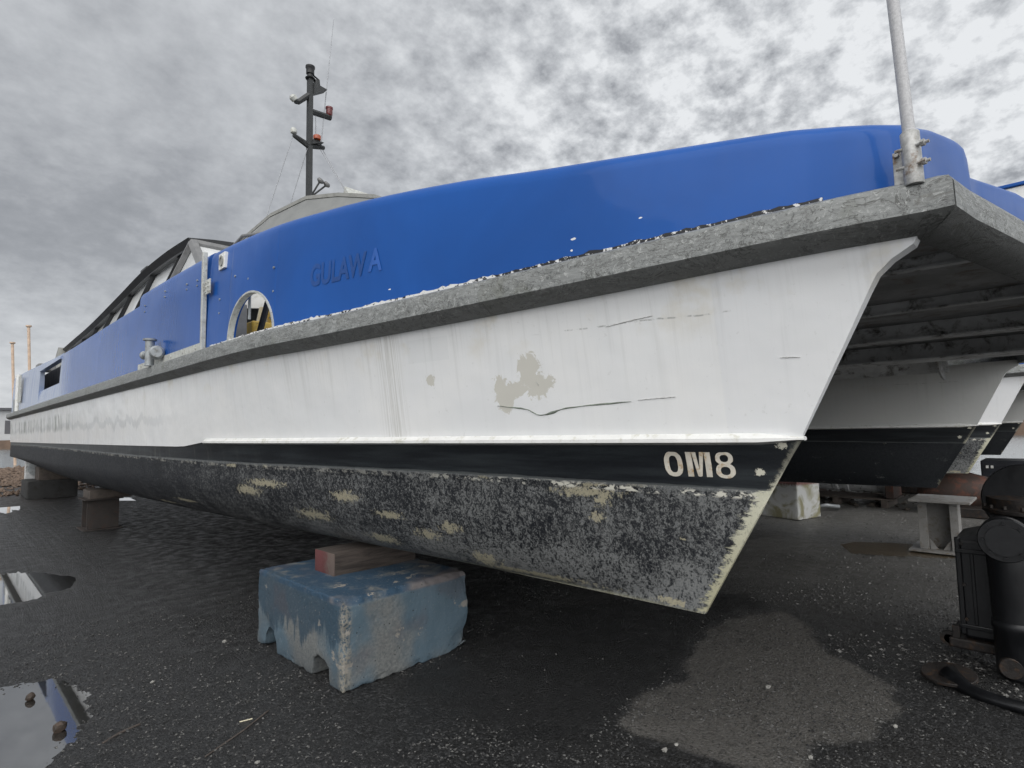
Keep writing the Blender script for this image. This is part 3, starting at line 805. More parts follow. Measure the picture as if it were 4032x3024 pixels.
    s = S(); s.bbox(6.0, 7.6, -.02, .265, 2.37, 3.43, .01); s.make('locker_body', M['whitetrim'], lk)
    s = S(); s.bbox(5.98, 7.62, -.04, .285, 3.432, 3.46, .006); s.make('locker_lid', M['blue'], lk)
    # ---- saloon with black-edged roof and sloping glazing
    ZR = [(9.35, 4.56), (10.5, 4.61), (12, 4.60), (14, 4.47), (17, 4.29), (19.5, 4.21), (21.6, 4.14)]
    def zr(Y): return smoothtab(ZR, Y)
    R = []
    for i in range(50):
        Y = 9.35 + (21.6 - 9.35) * i / 49; z = zr(Y); r = []
        for j in range(17):
            u = j / 16; X = 2.6 + (8.7 - 2.6) * u
            r.append((X, Y, z + .16 * math.sin(PI * u) ** .7))
        for j in range(17):
            u = 1 - j / 16; X = 2.72 + (8.58 - 2.72) * u
            r.append((X, Y, z - .13 + .10 * math.sin(PI * u) ** .7))
        R.append(r)
    s = S(); s.grid(R, close=True); s.add(R[0], [tuple(range(34))]); s.add(R[-1], [tuple(range(33, -1, -1))])
    s.make('saloon_roof', M['canopy'], root)
    for mir in (0, 1):
        fx = (lambda x: 2 * XM - x) if mir else (lambda x: x)
        for i in range(7):
            a, b = 9.9 + i * 1.6, 9.9 + (i + 1) * 1.6
            s = S(); s.add([(fx(2.40), a + .95, 3.2), (fx(2.40), b + .95, 3.2), (fx(2.72), b, zr(b) - .12), (fx(2.72), a, zr(a) - .12)], [(0, 1, 2, 3)])
            if i < 7: s.make('saloon_window', M['glass'], root)
        for i in range(8):
            a = 9.9 + i * 1.6
            S().tube([(fx(2.36), a + .95, 3.2), (fx(2.69), a, zr(a) - .12)], .045, 6).make('window_post', M['canopy'], root)
        s = S()
        R = [[(fx(2.66), 9.6 + 11.9 * i / 30, zr(9.6 + 11.9 * i / 30) - .10), (fx(2.60), 9.6 + 11.9 * i / 30, zr(9.6 + 11.9 * i / 30) - .19), (fx(2.68), 9.6 + 11.9 * i / 30, zr(9.6 + 11.9 * i / 30) - .19)] for i in range(31)]
        s.grid(R, close=True); s.make('roof_gutter', M['canopy'], root)
        if not mir:
            s = S(); A, B, C_ = (2.62, 9.15, 4.42), (2.32, 9.95, 3.3), (2.32, 7.3, 3.3)
            s.tube([B, A], .075, 6); s.tube([A, C_], .075, 6); s.make('corner_frame', M['frame'], root)
            s = S(); s.add([(2.62, 9.2, 4.38), B, C_], [(0, 1, 2)]); s.make('corner_glass', M['glass'], root)
    s = S(); s.tube([(2.62, 9.15, 4.42), (8.68, 9.15, 4.42)], .07, 6); s.make('windscreen_frame', M['frame'], root)
    s = S(); s.add([(2.65, 9.1, 4.38), (8.65, 9.1, 4.38), (8.9, 7.3, 3.3), (2.4, 7.3, 3.3)], [(0, 1, 2, 3)]); s.make('windscreen', M['glass'], root)
    for X in (4.2, 5.65, 7.1): S().tube([(X, 9.12, 4.53), (X, 7.28, 3.3)], .05, 6).make('windscreen_post', M['frame'], root)
    s = S(); s.bbox(2.9, 3.3, 13.1, 13.6, 4.8, 5.02, .04); s.make('roof_vent', M['canopy'], root)
    s = S(); s.prism([(2.5, 20.8, 3.3), (2.5, 22.3, 3.3), (2.5, 22.3, 3.55), (2.5, 21.0, 4.2)], (6.3, 0, 0)); s.make('aft_cabin', M['beige'], root)
    s = S(); s.bbox(1.75, 2.1, 17.8, 18.3, 3.2, 3.38, .03); s.make('stern_vent', M['frame'], root)
    # ---- wheelhouse
    top = [(4.75, 13.2, 6.02), (4.8, 11.7, 6.20), (4.95, 10.4, 6.22), (5.1, 9.4, 6.02), (5.25, 8.4, 5.72)]
    top = top + [(2 * XM - x, y, z) for x, y, z in reversed(top)]
    cz = [(XM, 13.2, 6.10), (XM, 11.7, 6.22), (XM, 10.4, 6.22), (XM, 9.4, 6.05), (XM, 8.4, 5.72)]
    s = S()
    L_ = top[:5]; Rr = list(reversed(top[5:]))
    R = [[L_[i], cz[i], Rr[i], tuple(Vector(Rr[i]) - Vector((0, 0, .07))), tuple(Vector(cz[i]) - Vector((0, 0, .12))), tuple(Vector(L_[i]) - Vector((0, 0, .07)))] for i in range(5)]
    s.grid(R, close=True); s.add(R[0], [(0, 1, 2, 3, 4, 5)]); s.add(R[-1], [(5, 4, 3, 2, 1, 0)])
    wr = s.make('wheelhouse_roof', M['beige'], root)
    s = S()
    lo = [(3.9, 14.2, 4.8), (3.9, 12.0, 4.7), (4.0, 10.6, 4.6), (4.2, 9.6, 4.5), (4.5, 8.8, 4.4)]
    R = [[lo[i], tuple(Vector(L_[i]) + Vector((.03, 0, -.05))), tuple(Vector(Rr[i]) + Vector((-.03, 0, -.05))), (2 * XM - lo[i][0], lo[i][1], lo[i][2])] for i in range(5)]
    s.grid(R); s.add(R[0], [(0, 1, 2, 3)]); s.add(R[-1], [(3, 2, 1, 0)])
    s.make('wheelhouse', M['beigedk'], root)
    for i in range(8):
        u = i / 7; y = 12.2 - 3.4 * u
        for dx, dz in ((-.18, -.26), (-.32, -.46)):
            S().tube([(4.85 + .35 * u + dx - .02, y, 6.0 - .34 * u ** 2 + dz), (4.85 + .35 * u + dx + .1, y, 6.0 - .34 * u ** 2 + dz)], .028, 8).make('roof_bolt', M['mast'], wr)
    s = S(); s.tube([(4.75, 12.0, 5.8), (4.62, 12.15, 5.55)], .03, 8); s.tube([(4.66, 12.0, 5.84), (4.82, 12.0, 5.84)], .035, 8); s.make('roof_bracket', M['black'], wr)
    s = S(); s.prism([(5.35, 9.35, 5.95), (5.5, 7.9, 5.62), (5.5, 7.9, 5.60), (5.35, 9.7, 5.98), (5.35, 9.6, 6.28)], (1.2, 0, 0)); s.make('roof_fairing', M['cream'] if 0 else M['alulite'], wr)
    s = S(); s.tube([(2.35, 7.0, 3.55), (2.35, 6.72, 3.73), (2.33, 6.4, 3.76), (2.33, 5.7, 3.62), (2.33, 4.9, 3.3)], .022, 8); s.tube([(2.35, 7.0, 3.55), (2.35, 7.0, 3.2)], .02, 8); s.make('handrail', M['frame'], root, smooth=True)
    for y in (7.05, 7.35): S().lathe([(.03, 0), (.03, .1), (.045, .11), (.045, .17), (.02, .18)], (2.2, y, 3.45)).make('bollard', M['mast'], root)
    # ---- mast
    ms = empty('mast', (0, 0, 0)); ms.parent = root
    Y = 11.7
    s = S(); s.box(5.60, 5.70, Y - .06, Y + .06, 5.9, 9.56); s.make('mast_pole', M['mast'], ms)
    def bar(P_, r, nm, mat='mast', par=ms): return S().tube(P_, r, 8).make(nm, M[mat], par)
    a1 = S(); a1.add([], []); a1.tube([(5.62, Y, 9.16), (5.38, Y, 8.90), (5.30, Y, 8.88)], [.07, .06, .05], 6); a1 = a1.make('mast_arm', M['mast'], ms)
    S().lathe([(.03, 0), (.075, .02), (.08, .10), (.04, .14)], (5.32, Y, 8.90), (-.6, 0, .5), 14).make('lamp', M['alulite'], a1, smooth=True, angle=40)
    a2 = S().tube([(5.68, Y, 8.80), (6.16, Y, 8.84)], .065, 6).make('mast_arm', M['mast'], ms)
    S().lathe([(.06, 0), (.075, .03), (.075, .15), (.085, .16), (.085, .2), (.05, .22)], (6.12, Y, 8.87), (0, 0, 1), 16).make('lamp', M['red'], a2, smooth=True, angle=40)
    s = S(); s.tube([(5.27, Y, 8.10), (5.62, Y, 7.98), (6.0, Y, 8.06)], [.045, .07, .045], 6)
    a3 = s.make('mast_arm', M['mast'], ms)
    S().lathe([(.03, 0), (.07, .03), (.07, .10), (.04, .14)], (5.29, Y, 8.12), (-.1, 0, 1), 12).make('lamp', M['alulite'], a3, smooth=True, angle=40)
    S().lathe([(.08, 0), (.085, .03), (.085, .08), (.06, .10)], (5.78, Y - .1, 8.14), (0, 0, 1), 14).make('lamp', M['orange'], a3, smooth=True, angle=40)
    s = S(); s.prism([(5.66, Y - .1, 8.0), (5.95, Y - .1, 8.13), (5.70, Y - .1, 8.13)], (0, .15, 0)); s.make('lamp_shelf', M['mast'], a3)
    s = S(); s.lathe([(.10, 0), (.11, .02), (.065, .05), (.065, .10), (.09, .12), (.09, .24), (.105, .26), (.105, .30), (.05, .33)], (5.65, Y, 9.55), (0, 0, 1), 14)
    s.make('masthead_lantern', M['black'], ms, smooth=True, angle=40)
    s = S(); s.prism([(5.70, Y - .1, 9.2), (6.02, Y - .1, 9.42), (5.70, Y - .1, 9.46)], (0, .2, 0)); s.tube([(5.88, Y, 9.42), (5.86, Y, 9.62), (5.72, Y, 9.68)], .02, 6); s.lathe([(.06, 0), (.06, .14)], (5.80, Y, 9.44)); s.make('lamp_shelf', M['mast'], ms)
    bar([(5.92, Y, 8.06), (6.215, Y, 11.3)], [.014, .008], 'whip_antenna', 'wire')
    bar([(5.80, Y, 8.1), (5.79, Y, 8.8)], .01, 'short_antenna', 'wire')
    for p, q in (((5.27, Y, 8.08), (4.78, Y + .3, 6.0)), ((5.60, Y, 7.9), (5.25, Y + .4, 6.1)), ((5.90, Y, 8.0), (6.2, Y - 1.2, 6.2)), ((5.97, Y, 8.0), (6.2, Y - 1.2, 6.2))):
        bar([p, q], .009, 'guy_wire', 'wire')
    for x, z in ((5.85, 7.18), (6.0, 7.14)):
        hn = S().tube([(5.68, Y, 6.80), (x, Y - .1, z)], .02, 8).make('horn', M['mast'], ms)
        S().lathe([(.02, -.03), (.07, 0), (.085, .03), (.06, .07), (.0, .08)], (x, Y - .1, z), (.35, -.3, .6), 14).make('horn_bell', M['frame'], hn, smooth=True)
    s = S(); s.tube([(5.7, Y, 6.6), (5.85, Y, 6.85), (6.05, Y, 6.85), (6.2, Y, 6.6)], .018, 8); s.lathe([(.05, 0), (.05, .12)], (5.75, Y, 6.62)); s.make('air_hose', M['wire'], ms)
    # ---- rudder / propeller bracket at the stern
    s = S(); s.bbox(2.35, 2.42, 21.4, 22.1, .55, 1.0, .02); s.make('rudder', M['girder'], root)
    return root, P
ferry, FP = build_ferry()

# sister ferry alongside: the same mould, only its bow is in view
def copy_tree(o, parent=None):
    c = o.copy(); COL.objects.link(c); c.parent = parent
    for ch in list(o.children): copy_tree(ch, c)
    return c
KEEP = ('hull', 'rub_rail', 'bridge_deck', 'girder', 'haunch', 'bow_cowling', 'side_gate', 'bulwark', 'deck_web')
sis = ferry.copy(); COL.objects.link(sis)
for ch in list(ferry.children):
    if ch.name.split('.')[0] in KEEP:
        c = ch.copy(); COL.objects.link(c); c.parent = sis
        if ch.name.split('.')[0] == 'hull':
            for g in ch.children:
                if g.name.split('.')[0] == 'spray_rail': d = g.copy(); COL.objects.link(d); d.parent = c
sis.location = (FL.x + 9.05, FL.y - .06, 0)
sis['label'] = 'second catamaran ferry mostly hidden behind the first, only its bows showing at the right edge'

# ------------------------------------------------------------------ GROUND
POOL = [(2.82, 3.22), (3.3, 3.42), (3.9, 3.3), (4.6, 2.9), (5.3, 2.2), (5.0, 1.95), (4.4, 2.15), (3.4, 1.9), (2.6, 1.85), (2.3, 1.75), (2.1, 2.2), (2.0, 2.9), (2.2, 3.15)]
DRY = [(4.14, 2.05), (4.55, 2.05), (5.05, 1.80), (4.75, 1.5), (4.47, 1.36), (4.2, 1.05), (4.02, .82), (3.78, .74), (3.41, .77), (3.04, .99), (2.80, .93), (2.62, 1.28), (2.60, 1.78), (3.0, 1.90), (3.35, 1.78), (3.54, 1.86), (3.8, 1.95)]
def sdpoly(p, P):
    x, y = p; d = 1e9; ins = False; n = len(P)
    for i in range(n):
        x0, y0 = P[i]; x1, y1 = P[(i + 1) % n]; dx, dy = x1 - x0, y1 - y0
        t = max(0, min(1, ((x - x0) * dx + (y - y0) * dy) / (dx * dx + dy * dy)))
        d = min(d, math.hypot(x - x0 - t * dx, y - y0 - t * dy))
        if (y0 > y) != (y1 > y) and x < (x1 - x0) * (y - y0) / (y1 - y0) + x0: ins = not ins
    return -d if ins else d
PUD = [ [(.0, 5.1), (.40, 4.9), (.62, 4.85), (.76, 4.45), (.66, 4.05), (.50, 3.72), (.30, 3.5), (-.2, 3.6), (-.4, 4.4)],
        [(.3, 9.3), (.75, 9.5), (1.0, 8.8), (1.22, 7.95), (1.05, 7.6), (.80, 7.35), (.45, 7.35), (.0, 8.1)],
                [(.2, 17.6), (1.5, 17.4), (1.55, 16.9), (1.15, 16.1), (.3, 15.9)],
        [(3.4, 17.6), (4.3, 16.4), (4.0, 15.9), (3.3, 16.8)],
        [(7.9, 1.9), (8.5, 2.2), (8.8, 1.7), (8.9, 1.1), (8.4, .85), (8.15, 1.2)] ]
def shore_s(x, y):      # >0 beyond the yard's edge
    return max(y - 39.5 + .12 * x + 1.2 * noise.noise(Vector((x * .2, y * .2, 3))), x - 20.6 + .14 * y + .5 * noise.noise(Vector((x * .3, y * .3, 8))))
def ground_h(x, y):
    fr = max(0., min(1., 1 - (math.hypot(x, y) - 14) / 20))
    h = .014 * noise.noise(Vector((x * .8, y * .8, 0)))
    h += fr * (.006 * noise.noise(Vector((x * 6, y * 6, 1))) + .005 * noise.noise(Vector((x * 19, y * 19, 2))) + .004 * noise.noise(Vector((x * 43, y * 43, 4))))
    for P_ in PUD:
        cx_ = sum(q[0] for q in P_) / len(P_); cy_ = sum(q[1] for q in P_) / len(P_)
        if abs(x - cx_) < 2 and abs(y - cy_) < 2.5:
            d = sdpoly((x, y), P_) + .05 * noise.noise(Vector((x * 7, y * 7, 9)))
            if d < .3: h -= .030 * max(0, min(1, (.22 - d) / .34)) - .003
    s_ = shore_s(x, y)
    if s_ > -1: h -= 1.3 * max(0, min(1, (s_ + 1) / 5)) ** 1.2
    return h
def axis(lo, hi, step, far, grow=1.16):
    a = []; v = lo
    while v <= hi: a.append(v); v += step
    d = step; v = a[-1]; up = []
    while v < far: d *= grow; v += d; up.append(v)
    d = step; v = a[0]; dn = []
    while v > -far: d *= grow; v -= d; dn.append(v)
    return list(reversed(dn)) + a + up
AX = axis(.2, 5.8, .026, 700); AY = axis(.15, 5.6, .026, 700)
V = []; F = []; DR = []; PL = []
for y in AY:
    for x in AX:
        V.append((x, y, ground_h(x, y)))
        if 2 < x < 5.6 and .4 < y < 2.6:
            d = sdpoly((x, y), DRY) + .07 * noise.noise(Vector((x * 5, y * 5, 5))) + .03 * noise.noise(Vector((x * 17, y * 17, 5)))
            DR.append(max(0, min(1, .5 - d / .05)))
        else: DR.append(0.)
        if 1.6 < x < 5.8 and 1.3 < y < 3.8:
            d = sdpoly((x, y), POOL) + .12 * noise.noise(Vector((x * 3, y * 3, 15))) + .02 * noise.noise(Vector((x * 17, y * 17, 5)))
            PL.append(max(0, min(1, .5 - d / (.06 if x > 2.6 else .25))))
        else: PL.append(0.)
nx = len(AX)
for j in range(len(AY) - 1):
    for i in range(nx - 1): F.append((j*nx+i, j*nx+i+1, (j+1)*nx+i+1, (j+1)*nx+i))
k = N('wet_gritty_asphalt', .6, 0, .5)
at = k.n.new('ShaderNodeAttribute'); at.attribute_name = 'dry'; dry = at.outputs['Fac']; at2 = k.n.new('ShaderNodeAttribute'); at2.attribute_name = 'pool'; pool = at2.outputs['Fac']
x, y, z = k.xyz()
n1 = k.noise(.55, 4, .6); n2 = k.noise(140, 4, .7); n3 = k.noise(7, 5, .6)
cell = k.voro(75, feat='F1', out=1); cs = k.xyz(cell); vd = k.voro(75, feat='F1', out=0)
cell2 = k.voro(30, feat='F1', out=1); cs2 = k.xyz(cell2)
far = k.ss(k.math('ADD', x, k.math('MULTIPLY', n3, 1.2)), 4.9, 7.6)                       # greyer gravel to starboard
wet = k.mix(k.ss(n1, .38, .62), (.010, .010, .0105), (.030, .030, .0305))
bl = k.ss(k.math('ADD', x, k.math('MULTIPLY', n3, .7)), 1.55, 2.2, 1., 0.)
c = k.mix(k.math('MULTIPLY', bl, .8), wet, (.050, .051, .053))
c = k.mix(k.math('MULTIPLY', far, k.ss(n1, .3, .6, .7, 1.)), c, (.24, .232, .215))
c = k.mix(dry, c, k.mix(n3, (.135, .127, .115), (.24, .226, .205)))
brown = k.math('MULTIPLY', k.ss(k.noise(.5, 3, .5), .48, .62), k.ss(x, 1.5, 3))
c = k.mix(k.math('MULTIPLY', brown, .35), c, (.030, .023, .016))
by = k.ss(y, 14, 22); c = k.mix(k.math('MULTIPLY', by, .6), c, (.075, .055, .042))
grit = k.noise(52, 6, .8, dist=.5)
c = k.mix(k.ss(grit, .38, .5, .8, 0.), c, (.003, .003, .003))
c = k.mix(k.ss(grit, .56, .66, 0., .55), c, k.mix(dry, k.mix(far, (.10, .101, .103), (.42, .41, .39)), (.42, .40, .37)))
agg = k.ss(cs[0], .62, .9, 0., 1.)
c = k.mix(k.math('MULTIPLY', agg, .8), c, k.mix(dry, k.mix(far, (.085, .086, .088), (.24, .235, .225)), (.22, .212, .20)))
c = k.mix(k.ss(vd, .0, .45, 0., .55), c, k.mix(.5, c, (.004, .004, .004)))
hull_shade = k.math('MULTIPLY', k.math('MULTIPLY', k.ss(x, 1.7, 2.5), k.ss(y, 3.2, 4.2)), k.ss(x, 8.5, 9.6, 1., 0.))
c = k.mix(k.math('MULTIPLY', hull_shade, .72), c, (.005, .005, .0055))  # shade below the ferry painted onto the ground
pw = k.math('MULTIPLY', pool, k.math('SUBTRACT', 1., dry))
c = k.mix(k.math('MULTIPLY', pw, .86), c, (.005, .0052, .0055))
k.col(c)
rr = k.ss(n3, .3, .7, .32, .62)
k.rough(k.math('ADD', rr, k.math('MULTIPLY', dry, .35), clamp=True))
hh = k.math('ADD', k.math('ADD', k.math('MULTIPLY', k.math('SUBTRACT', 1., vd), .8), k.math('MULTIPLY', n2, .5)), k.math('MULTIPLY', grit, 1.6))
k.bump(hh, 1., .018)
M['ground'] = k.m
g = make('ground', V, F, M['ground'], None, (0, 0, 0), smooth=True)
att = g.data.attributes.new('dry', 'FLOAT', 'POINT'); att.data.foreach_set('value', DR)
att = g.data.attributes.new('pool', 'FLOAT', 'POINT'); att.data.foreach_set('value', PL)
meta(g, kind='structure')
# puddles: level water showing where the yard dips
k = N('puddle_water', .04, 0, .5); k.col((.018, .018, .017)); k.bump(k.noise(9, 2, .5), .03, .01)
k.b.inputs['Specular IOR Level'].default_value = 1.; k.b.inputs['Coat Weight'].default_value = 1.; k.b.inputs['Coat IOR'].default_value = 2.3; k.b.inputs['Coat Roughness'].default_value = .02; M['pud'] = k.m
k = N('muddy_puddle_water', .2, 0, .5); k.col((.10, .078, .052)); M['mud'] = k.m
for i, P_ in enumerate(PUD):
    cx_ = sum(q[0] for q in P_) / len(P_); cy_ = sum(q[1] for q in P_) / len(P_)
    hs = .014 * noise.noise(Vector((cx_ * .8, cy_ * .8, 0)))
    o = make('puddle', [(cx_ + (a - cx_) * 1.12, cy_ + (b - cy_) * 1.12, hs - .0125) for a, b in P_], [tuple(range(len(P_)))], M['mud'] if i == 4 else M['pud'], None, (0, 0, 0)); meta(o, kind='structure')
# harbour water
k = N('harbour_water', .16, 0, .5); wv = k.scale(k.p, (1.5, 4., 1.)); k.col(k.mix(k.noise(.02, 2), (.10, .12, .13), (.16, .18, .19))); k.bump(k.noise(.5, 5, .6, v=wv), .35, .25); M['sea'] = k.m
s = S(); s.add([(-2500, -2500, -.5), (2500, -2500, -.5), (2500, 2500, -.5), (-2500, 2500, -.5)], [(0, 1, 2, 3)])
meta(s.make('water', M['sea'], None, (0, 0, 0)), kind='structure')

# loose stones
def stones(name, n, fn, mat, label, cat):
    V = []; F = []
    base = [(1,0,0),(-1,0,0),(0,1,0),(0,-1,0),(0,0,1),(0,0,-1)]
    FF = [(0,2,4),(2,1,4),(1,3,4),(3,0,4),(2,0,5),(1,2,5),(3,1,5),(0,3,5)]
    for _ in range(n):
        q = fn()
        if q is None: continue
        x, y, r = q; z = ground_h(x, y) + r * .25; a = random.uniform(0, PI); ca, sa = math.cos(a), math.sin(a)
        sx, sy, sz = r * random.uniform(.8, 1.5), r * random.uniform(.6, 1.), r * random.uniform(.45, .8); b = len(V)
        for v in base:
            k1 = random.uniform(.75, 1.15); px, py, pz = v[0]*sx*k1 + random.uniform(-.2,.2)*r, v[1]*sy*k1 + random.uniform(-.2,.2)*r, v[2]*sz*k1
            V.append((x + px*ca - py*sa, y + px*sa + py*ca, z + pz))
        F += [tuple(b + i for i in f) for f in FF]
    o = make(name, V, F, mat, None, (0, 0, 0)); return meta(o, label, cat, kind='stuff')
def stonemat(nm, a, b):
    k = N(nm, .7); oi = k.voro(40, feat='F1', out=1); q = k.xyz(oi); k.col(k.mix(q[0], a, b)); return k.m
def near_fn():
    while True:
        x = random.uniform(.2, 6.5); y = random.uniform(.25, 6)
        d = math.hypot(x, y)
        if d < 2.0: continue
        if random.random() > (2.6 / d) ** 1.5: continue
        ds = sdpoly((x, y), DRY) if (2 < x < 5.6 and .4 < y < 2.6) else 1
        if 1.6 < x < 5.8 and 1.3 < y < 3.8 and ds > 0 and sdpoly((x, y), POOL) < -.05 and random.random() < .93: continue
        dens = .95 if ds < 0 else .5
        if x > 4.6: dens = .9
        if random.random() > dens: continue
        if noise.noise(Vector((x * 1.3, y * 1.3, 7))) < -.25: continue
        return x, y, random.choice([.003, .0035, .004, .005, .0065, .009])
stones('gravel', 24000, near_fn, stonemat('dark_chips', (.012, .012, .013), (.13, .128, .122)), 'fine dark stone chips strewn over the wet asphalt', 'gravel')
def right_fn():
    x = random.uniform(3.4, 15); y = random.uniform(-.1, .62 * x)
    if random.random() > (5.6 / max(x, 5.6)) ** 1.2: return None
    q = .62 + 1.1 * noise.noise(Vector((x * .9, y * 1.3, 21))) - max(0, 4.9 - x) * .8 - max(0, y / x - .27) * 5
    if sdpoly((x, y), DRY) < .05: q *= .35
    if random.random() > q: return None
    return x, y, random.choice([.004, .005, .007, .009, .014])
stones('gravel', 34000, right_fn, stonemat('grey_chips', (.03, .03, .03), (.25, .245, .235)), 'pale grey gravel spread around the black machine and white blocks', 'gravel')
def rub_fn():
    x = random.uniform(-2, 9); y = random.uniform(20.5, 41)
    if shore_s(x, y) > 1.5: return None
    return x, y, random.choice([.04, .06, .09, .14, .2]) * (.5 + (y - 20) / 28)
stones('rubble_bank', 5200, rub_fn, stonemat('brown_rubble', (.05, .032, .022), (.20, .14, .10)), 'reddish brown rubble bank along the water behind the stern', 'rubble')
def rub2():
    x = random.uniform(12, 21); y = random.uniform(-1, 9)
    if shore_s(x, y) > 1: return None
    return x, y, random.choice([.02, .03, .05, .08])
stones('rubble', 1500, rub2, stonemat('dark_rubble', (.02, .017, .014), (.09, .075, .06)), 'dark broken debris scattered at the far right edge of the yard', 'rubble')

PB = stonemat('pale_pebble', (.20, .195, .18), (.42, .41, .38))
PEB = [((1.62, 4.66), .020, 'pale round pebble left of the blue block, alone on the asphalt'),
       ((3.55, 1.37), .020, 'white angular pebble in the middle of the dry patch'),
       ((2.54, 1.49), .018, 'larger of two pale pebbles below the dry patch'),
       ((2.62, 1.47), .013, 'smaller of two pale pebbles below the dry patch'),
       ((3.53, .73), .016, 'pale pebble off the right edge of the dry patch'),
       ((2.93, .955), .014, 'grey pebble at the bottom frame edge near the dry patch tip'),
       ((1.05, 4.25), .014, 'white pebble beside the right end of the big puddle'),
       ((1.15, 2.85), .014, 'small white pebble at the bottom left of the picture')]
for (px, py), r, lb in PEB:
    s = S(); s.ico((px, py, ground_h(px, py) + r * .35), r * .85, 1, .22, (1.25, .9, .7))
    meta(s.make('pebble', PB, None, (px, py, 0)), lb, 'pebble', 'pale pebbles on the asphalt')
BS = stonemat('brown_stone', (.03, .022, .016), (.07, .045, .032))
for (px, py), r, lb in (((.49, 4.58), .026, 'brown stone standing in the upper part of the big puddle'), ((.555, 3.99), .034, 'larger brown stone near the right side of the big puddle')):
    s = S(); s.ico((px, py, r * .25), r, 2, .15, (1, .8, .9))
    meta(s.make('stone', BS, None, (px, py, 0)), lb, 'stone', 'stones in the big puddle')
for P_, r, lb in (([(.68, 3.62, .006), (.76, 3.66, .012), (.86, 3.70, .006)], .006, 'dark twig on the asphalt near the lower left puddle'), ([(1.0, 3.1, .004), (1.22, 3.2, .012), (1.4, 3.33, .004)], .004, 'thin dark twig left of the blue block foot'), ([(1.24, 3.32, .004), (1.30, 3.30, .006)], .003, 'pale splinter lying in front of the blue block')):
    meta(S().tube(P_, r, 6).make('twig', M['wood'] if 'pale' not in lb else M['cream'], None, P_[0]), lb, 'twig')

# ------------------------------------------------------------------ CONCRETE BLOCKS AND STANDS
def rough_block(name, poly, x0, x1, mat, at, dent=.012, vox=.016, seed=0., chips=()):
    """side profile poly in (y,z), extruded along X, remeshed and chipped"""
    bm = bmesh.new(); n = len(poly)
    a = [bm.verts.new((x0, y, z)) for y, z in poly]; b = [bm.verts.new((x1, y, z)) for y, z in poly]
    bm.faces.new(a); bm.faces.new(list(reversed(b)))
    for i in range(n): j = (i + 1) % n; bm.faces.new((a[i], b[i], b[j], a[j]))
    bmesh.ops.recalc_face_normals(bm, faces=bm.faces)
    me = bpy.data.meshes.new(name); bm.to_mesh(me); bm.free()
    o = bpy.data.objects.new(name, me); COL.objects.link(o)
    md = o.modifiers.new('r', 'REMESH'); md.mode = 'VOXEL'; md.voxel_size = vox; md.use_smooth_shade = True
    sm = o.modifiers.new('s', 'SMOOTH'); sm.factor = .5; sm.iterations = 1
    dg = bpy.context.evaluated_depsgraph_get(); me2 = bpy.data.meshes.new_from_object(o.evaluated_get(dg))
    bpy.data.objects.remove(o, do_unlink=True)
    ymin, ymax = min(p[0] for p in poly), max(p[0] for p in poly); zmax = max(p[1] for p in poly)
    NRM = [(v.co.copy(), v.normal.copy()) for v in me2.vertices]
    for v, (c, nn) in zip(me2.vertices, NRM):
        ed = sum(1 for q in (abs(c.x - x0), abs(c.x - x1), abs(c.y - ymin), abs(c.y - ymax), abs(c.z - zmax), abs(c.z)) if q < .035)
        d = dent * .35 * noise.noise(c * 5 + Vector((seed, 0, 0))) + .0018 * noise.noise(c * 45) - .004 * max(0, noise.noise(c * 30) - .45) * 4
        if ed >= 2: d -= dent * 1.3 * max(0, noise.noise(c * 17 + Vector((seed, 3, 0))) + .05) + .004 * abs(noise.noise(c * 50))
        for (cx_, cy_, cz_, r, q) in chips:
            t = (c - Vector((cx_, cy_, cz_))).length
            if t < r: d -= q * (1 - t / r) * (1 + .6 * noise.noise(c * 22))
        v.co = c + nn * d
    org = Vector(at)
    for v in me2.vertices: v.co -= org
    for p in me2.polygons: p.use_smooth = True
    me2.materials.clear(); me2.materials.append(mat)
    o = bpy.data.objects.new(name, me2); COL.objects.link(o); o.location = at
    return o
k = N('blue_sprayed_concrete', .8)
x, y, z = k.xyz()
n1 = k.noise(3.2, 5, .6, dist=.4); n2 = k.noise(1.7, 3, .5); n3 = k.noise(60, 5, .7)
vs = k.noise(1, 5, .6, v=k.comb(k.math('MULTIPLY', x, 9.), k.math('MULTIPLY', y, 9.), k.math('MULTIPLY', z, 1.3)))
c = k.mix(k.ss(n3, .3, .7), (.11, .12, .12), (.19, .195, .19))
c = k.mix(k.ss(n2, .40, .56), c, k.mix(vs, (.050, .090, .120), (.115, .165, .205)))
drip = k.ss(k.math('ADD', k.math('ADD', k.math('SUBTRACT', z, .42), k.math('MULTIPLY', vs, .85)), k.math('MULTIPLY', n1, .25)), .34, .42)
face = k.ss(x, -.46, -.44, 1., 0.)
c = k.mix(k.math('MULTIPLY', k.math('MULTIPLY', drip, face), .85), c, (.022, .050, .078))
c = k.mix(k.math('MULTIPLY', k.ss(k.math('ADD', z, k.math('MULTIPLY', n1, .3)), .0, .42, 1., 0.), k.math('MULTIPLY', face, .6)), c, (.035, .045, .055))
topm = k.ss(z, .49, .51)
c = k.mix(k.math('MULTIPLY', topm, k.ss(n1, .36, .5)), c, (.022, .055, .095))
c = k.mix(k.math('MULTIPLY', topm, k.ss(n2, .52, .6)), c, (.16, .15, .15))
c = k.mix(k.math('MULTIPLY', k.ss(k.noise(2.3, 3, .5, v=k.vec('ADD', k.p, (3., 1., 5.))), .56, .66), .28), c, (.085, .06, .062))
c = k.mix(k.math('MULTIPLY', k.ss(k.voro(30), .09, .15, 1., 0.), k.ss(k.noise(8, 3), .45, .55)), c, (.012, .012, .012))
c = k.mix(k.math('MULTIPLY', k.ss(k.noise(75, 4, .7), .6, .68), .5), c, (.26, .26, .245))
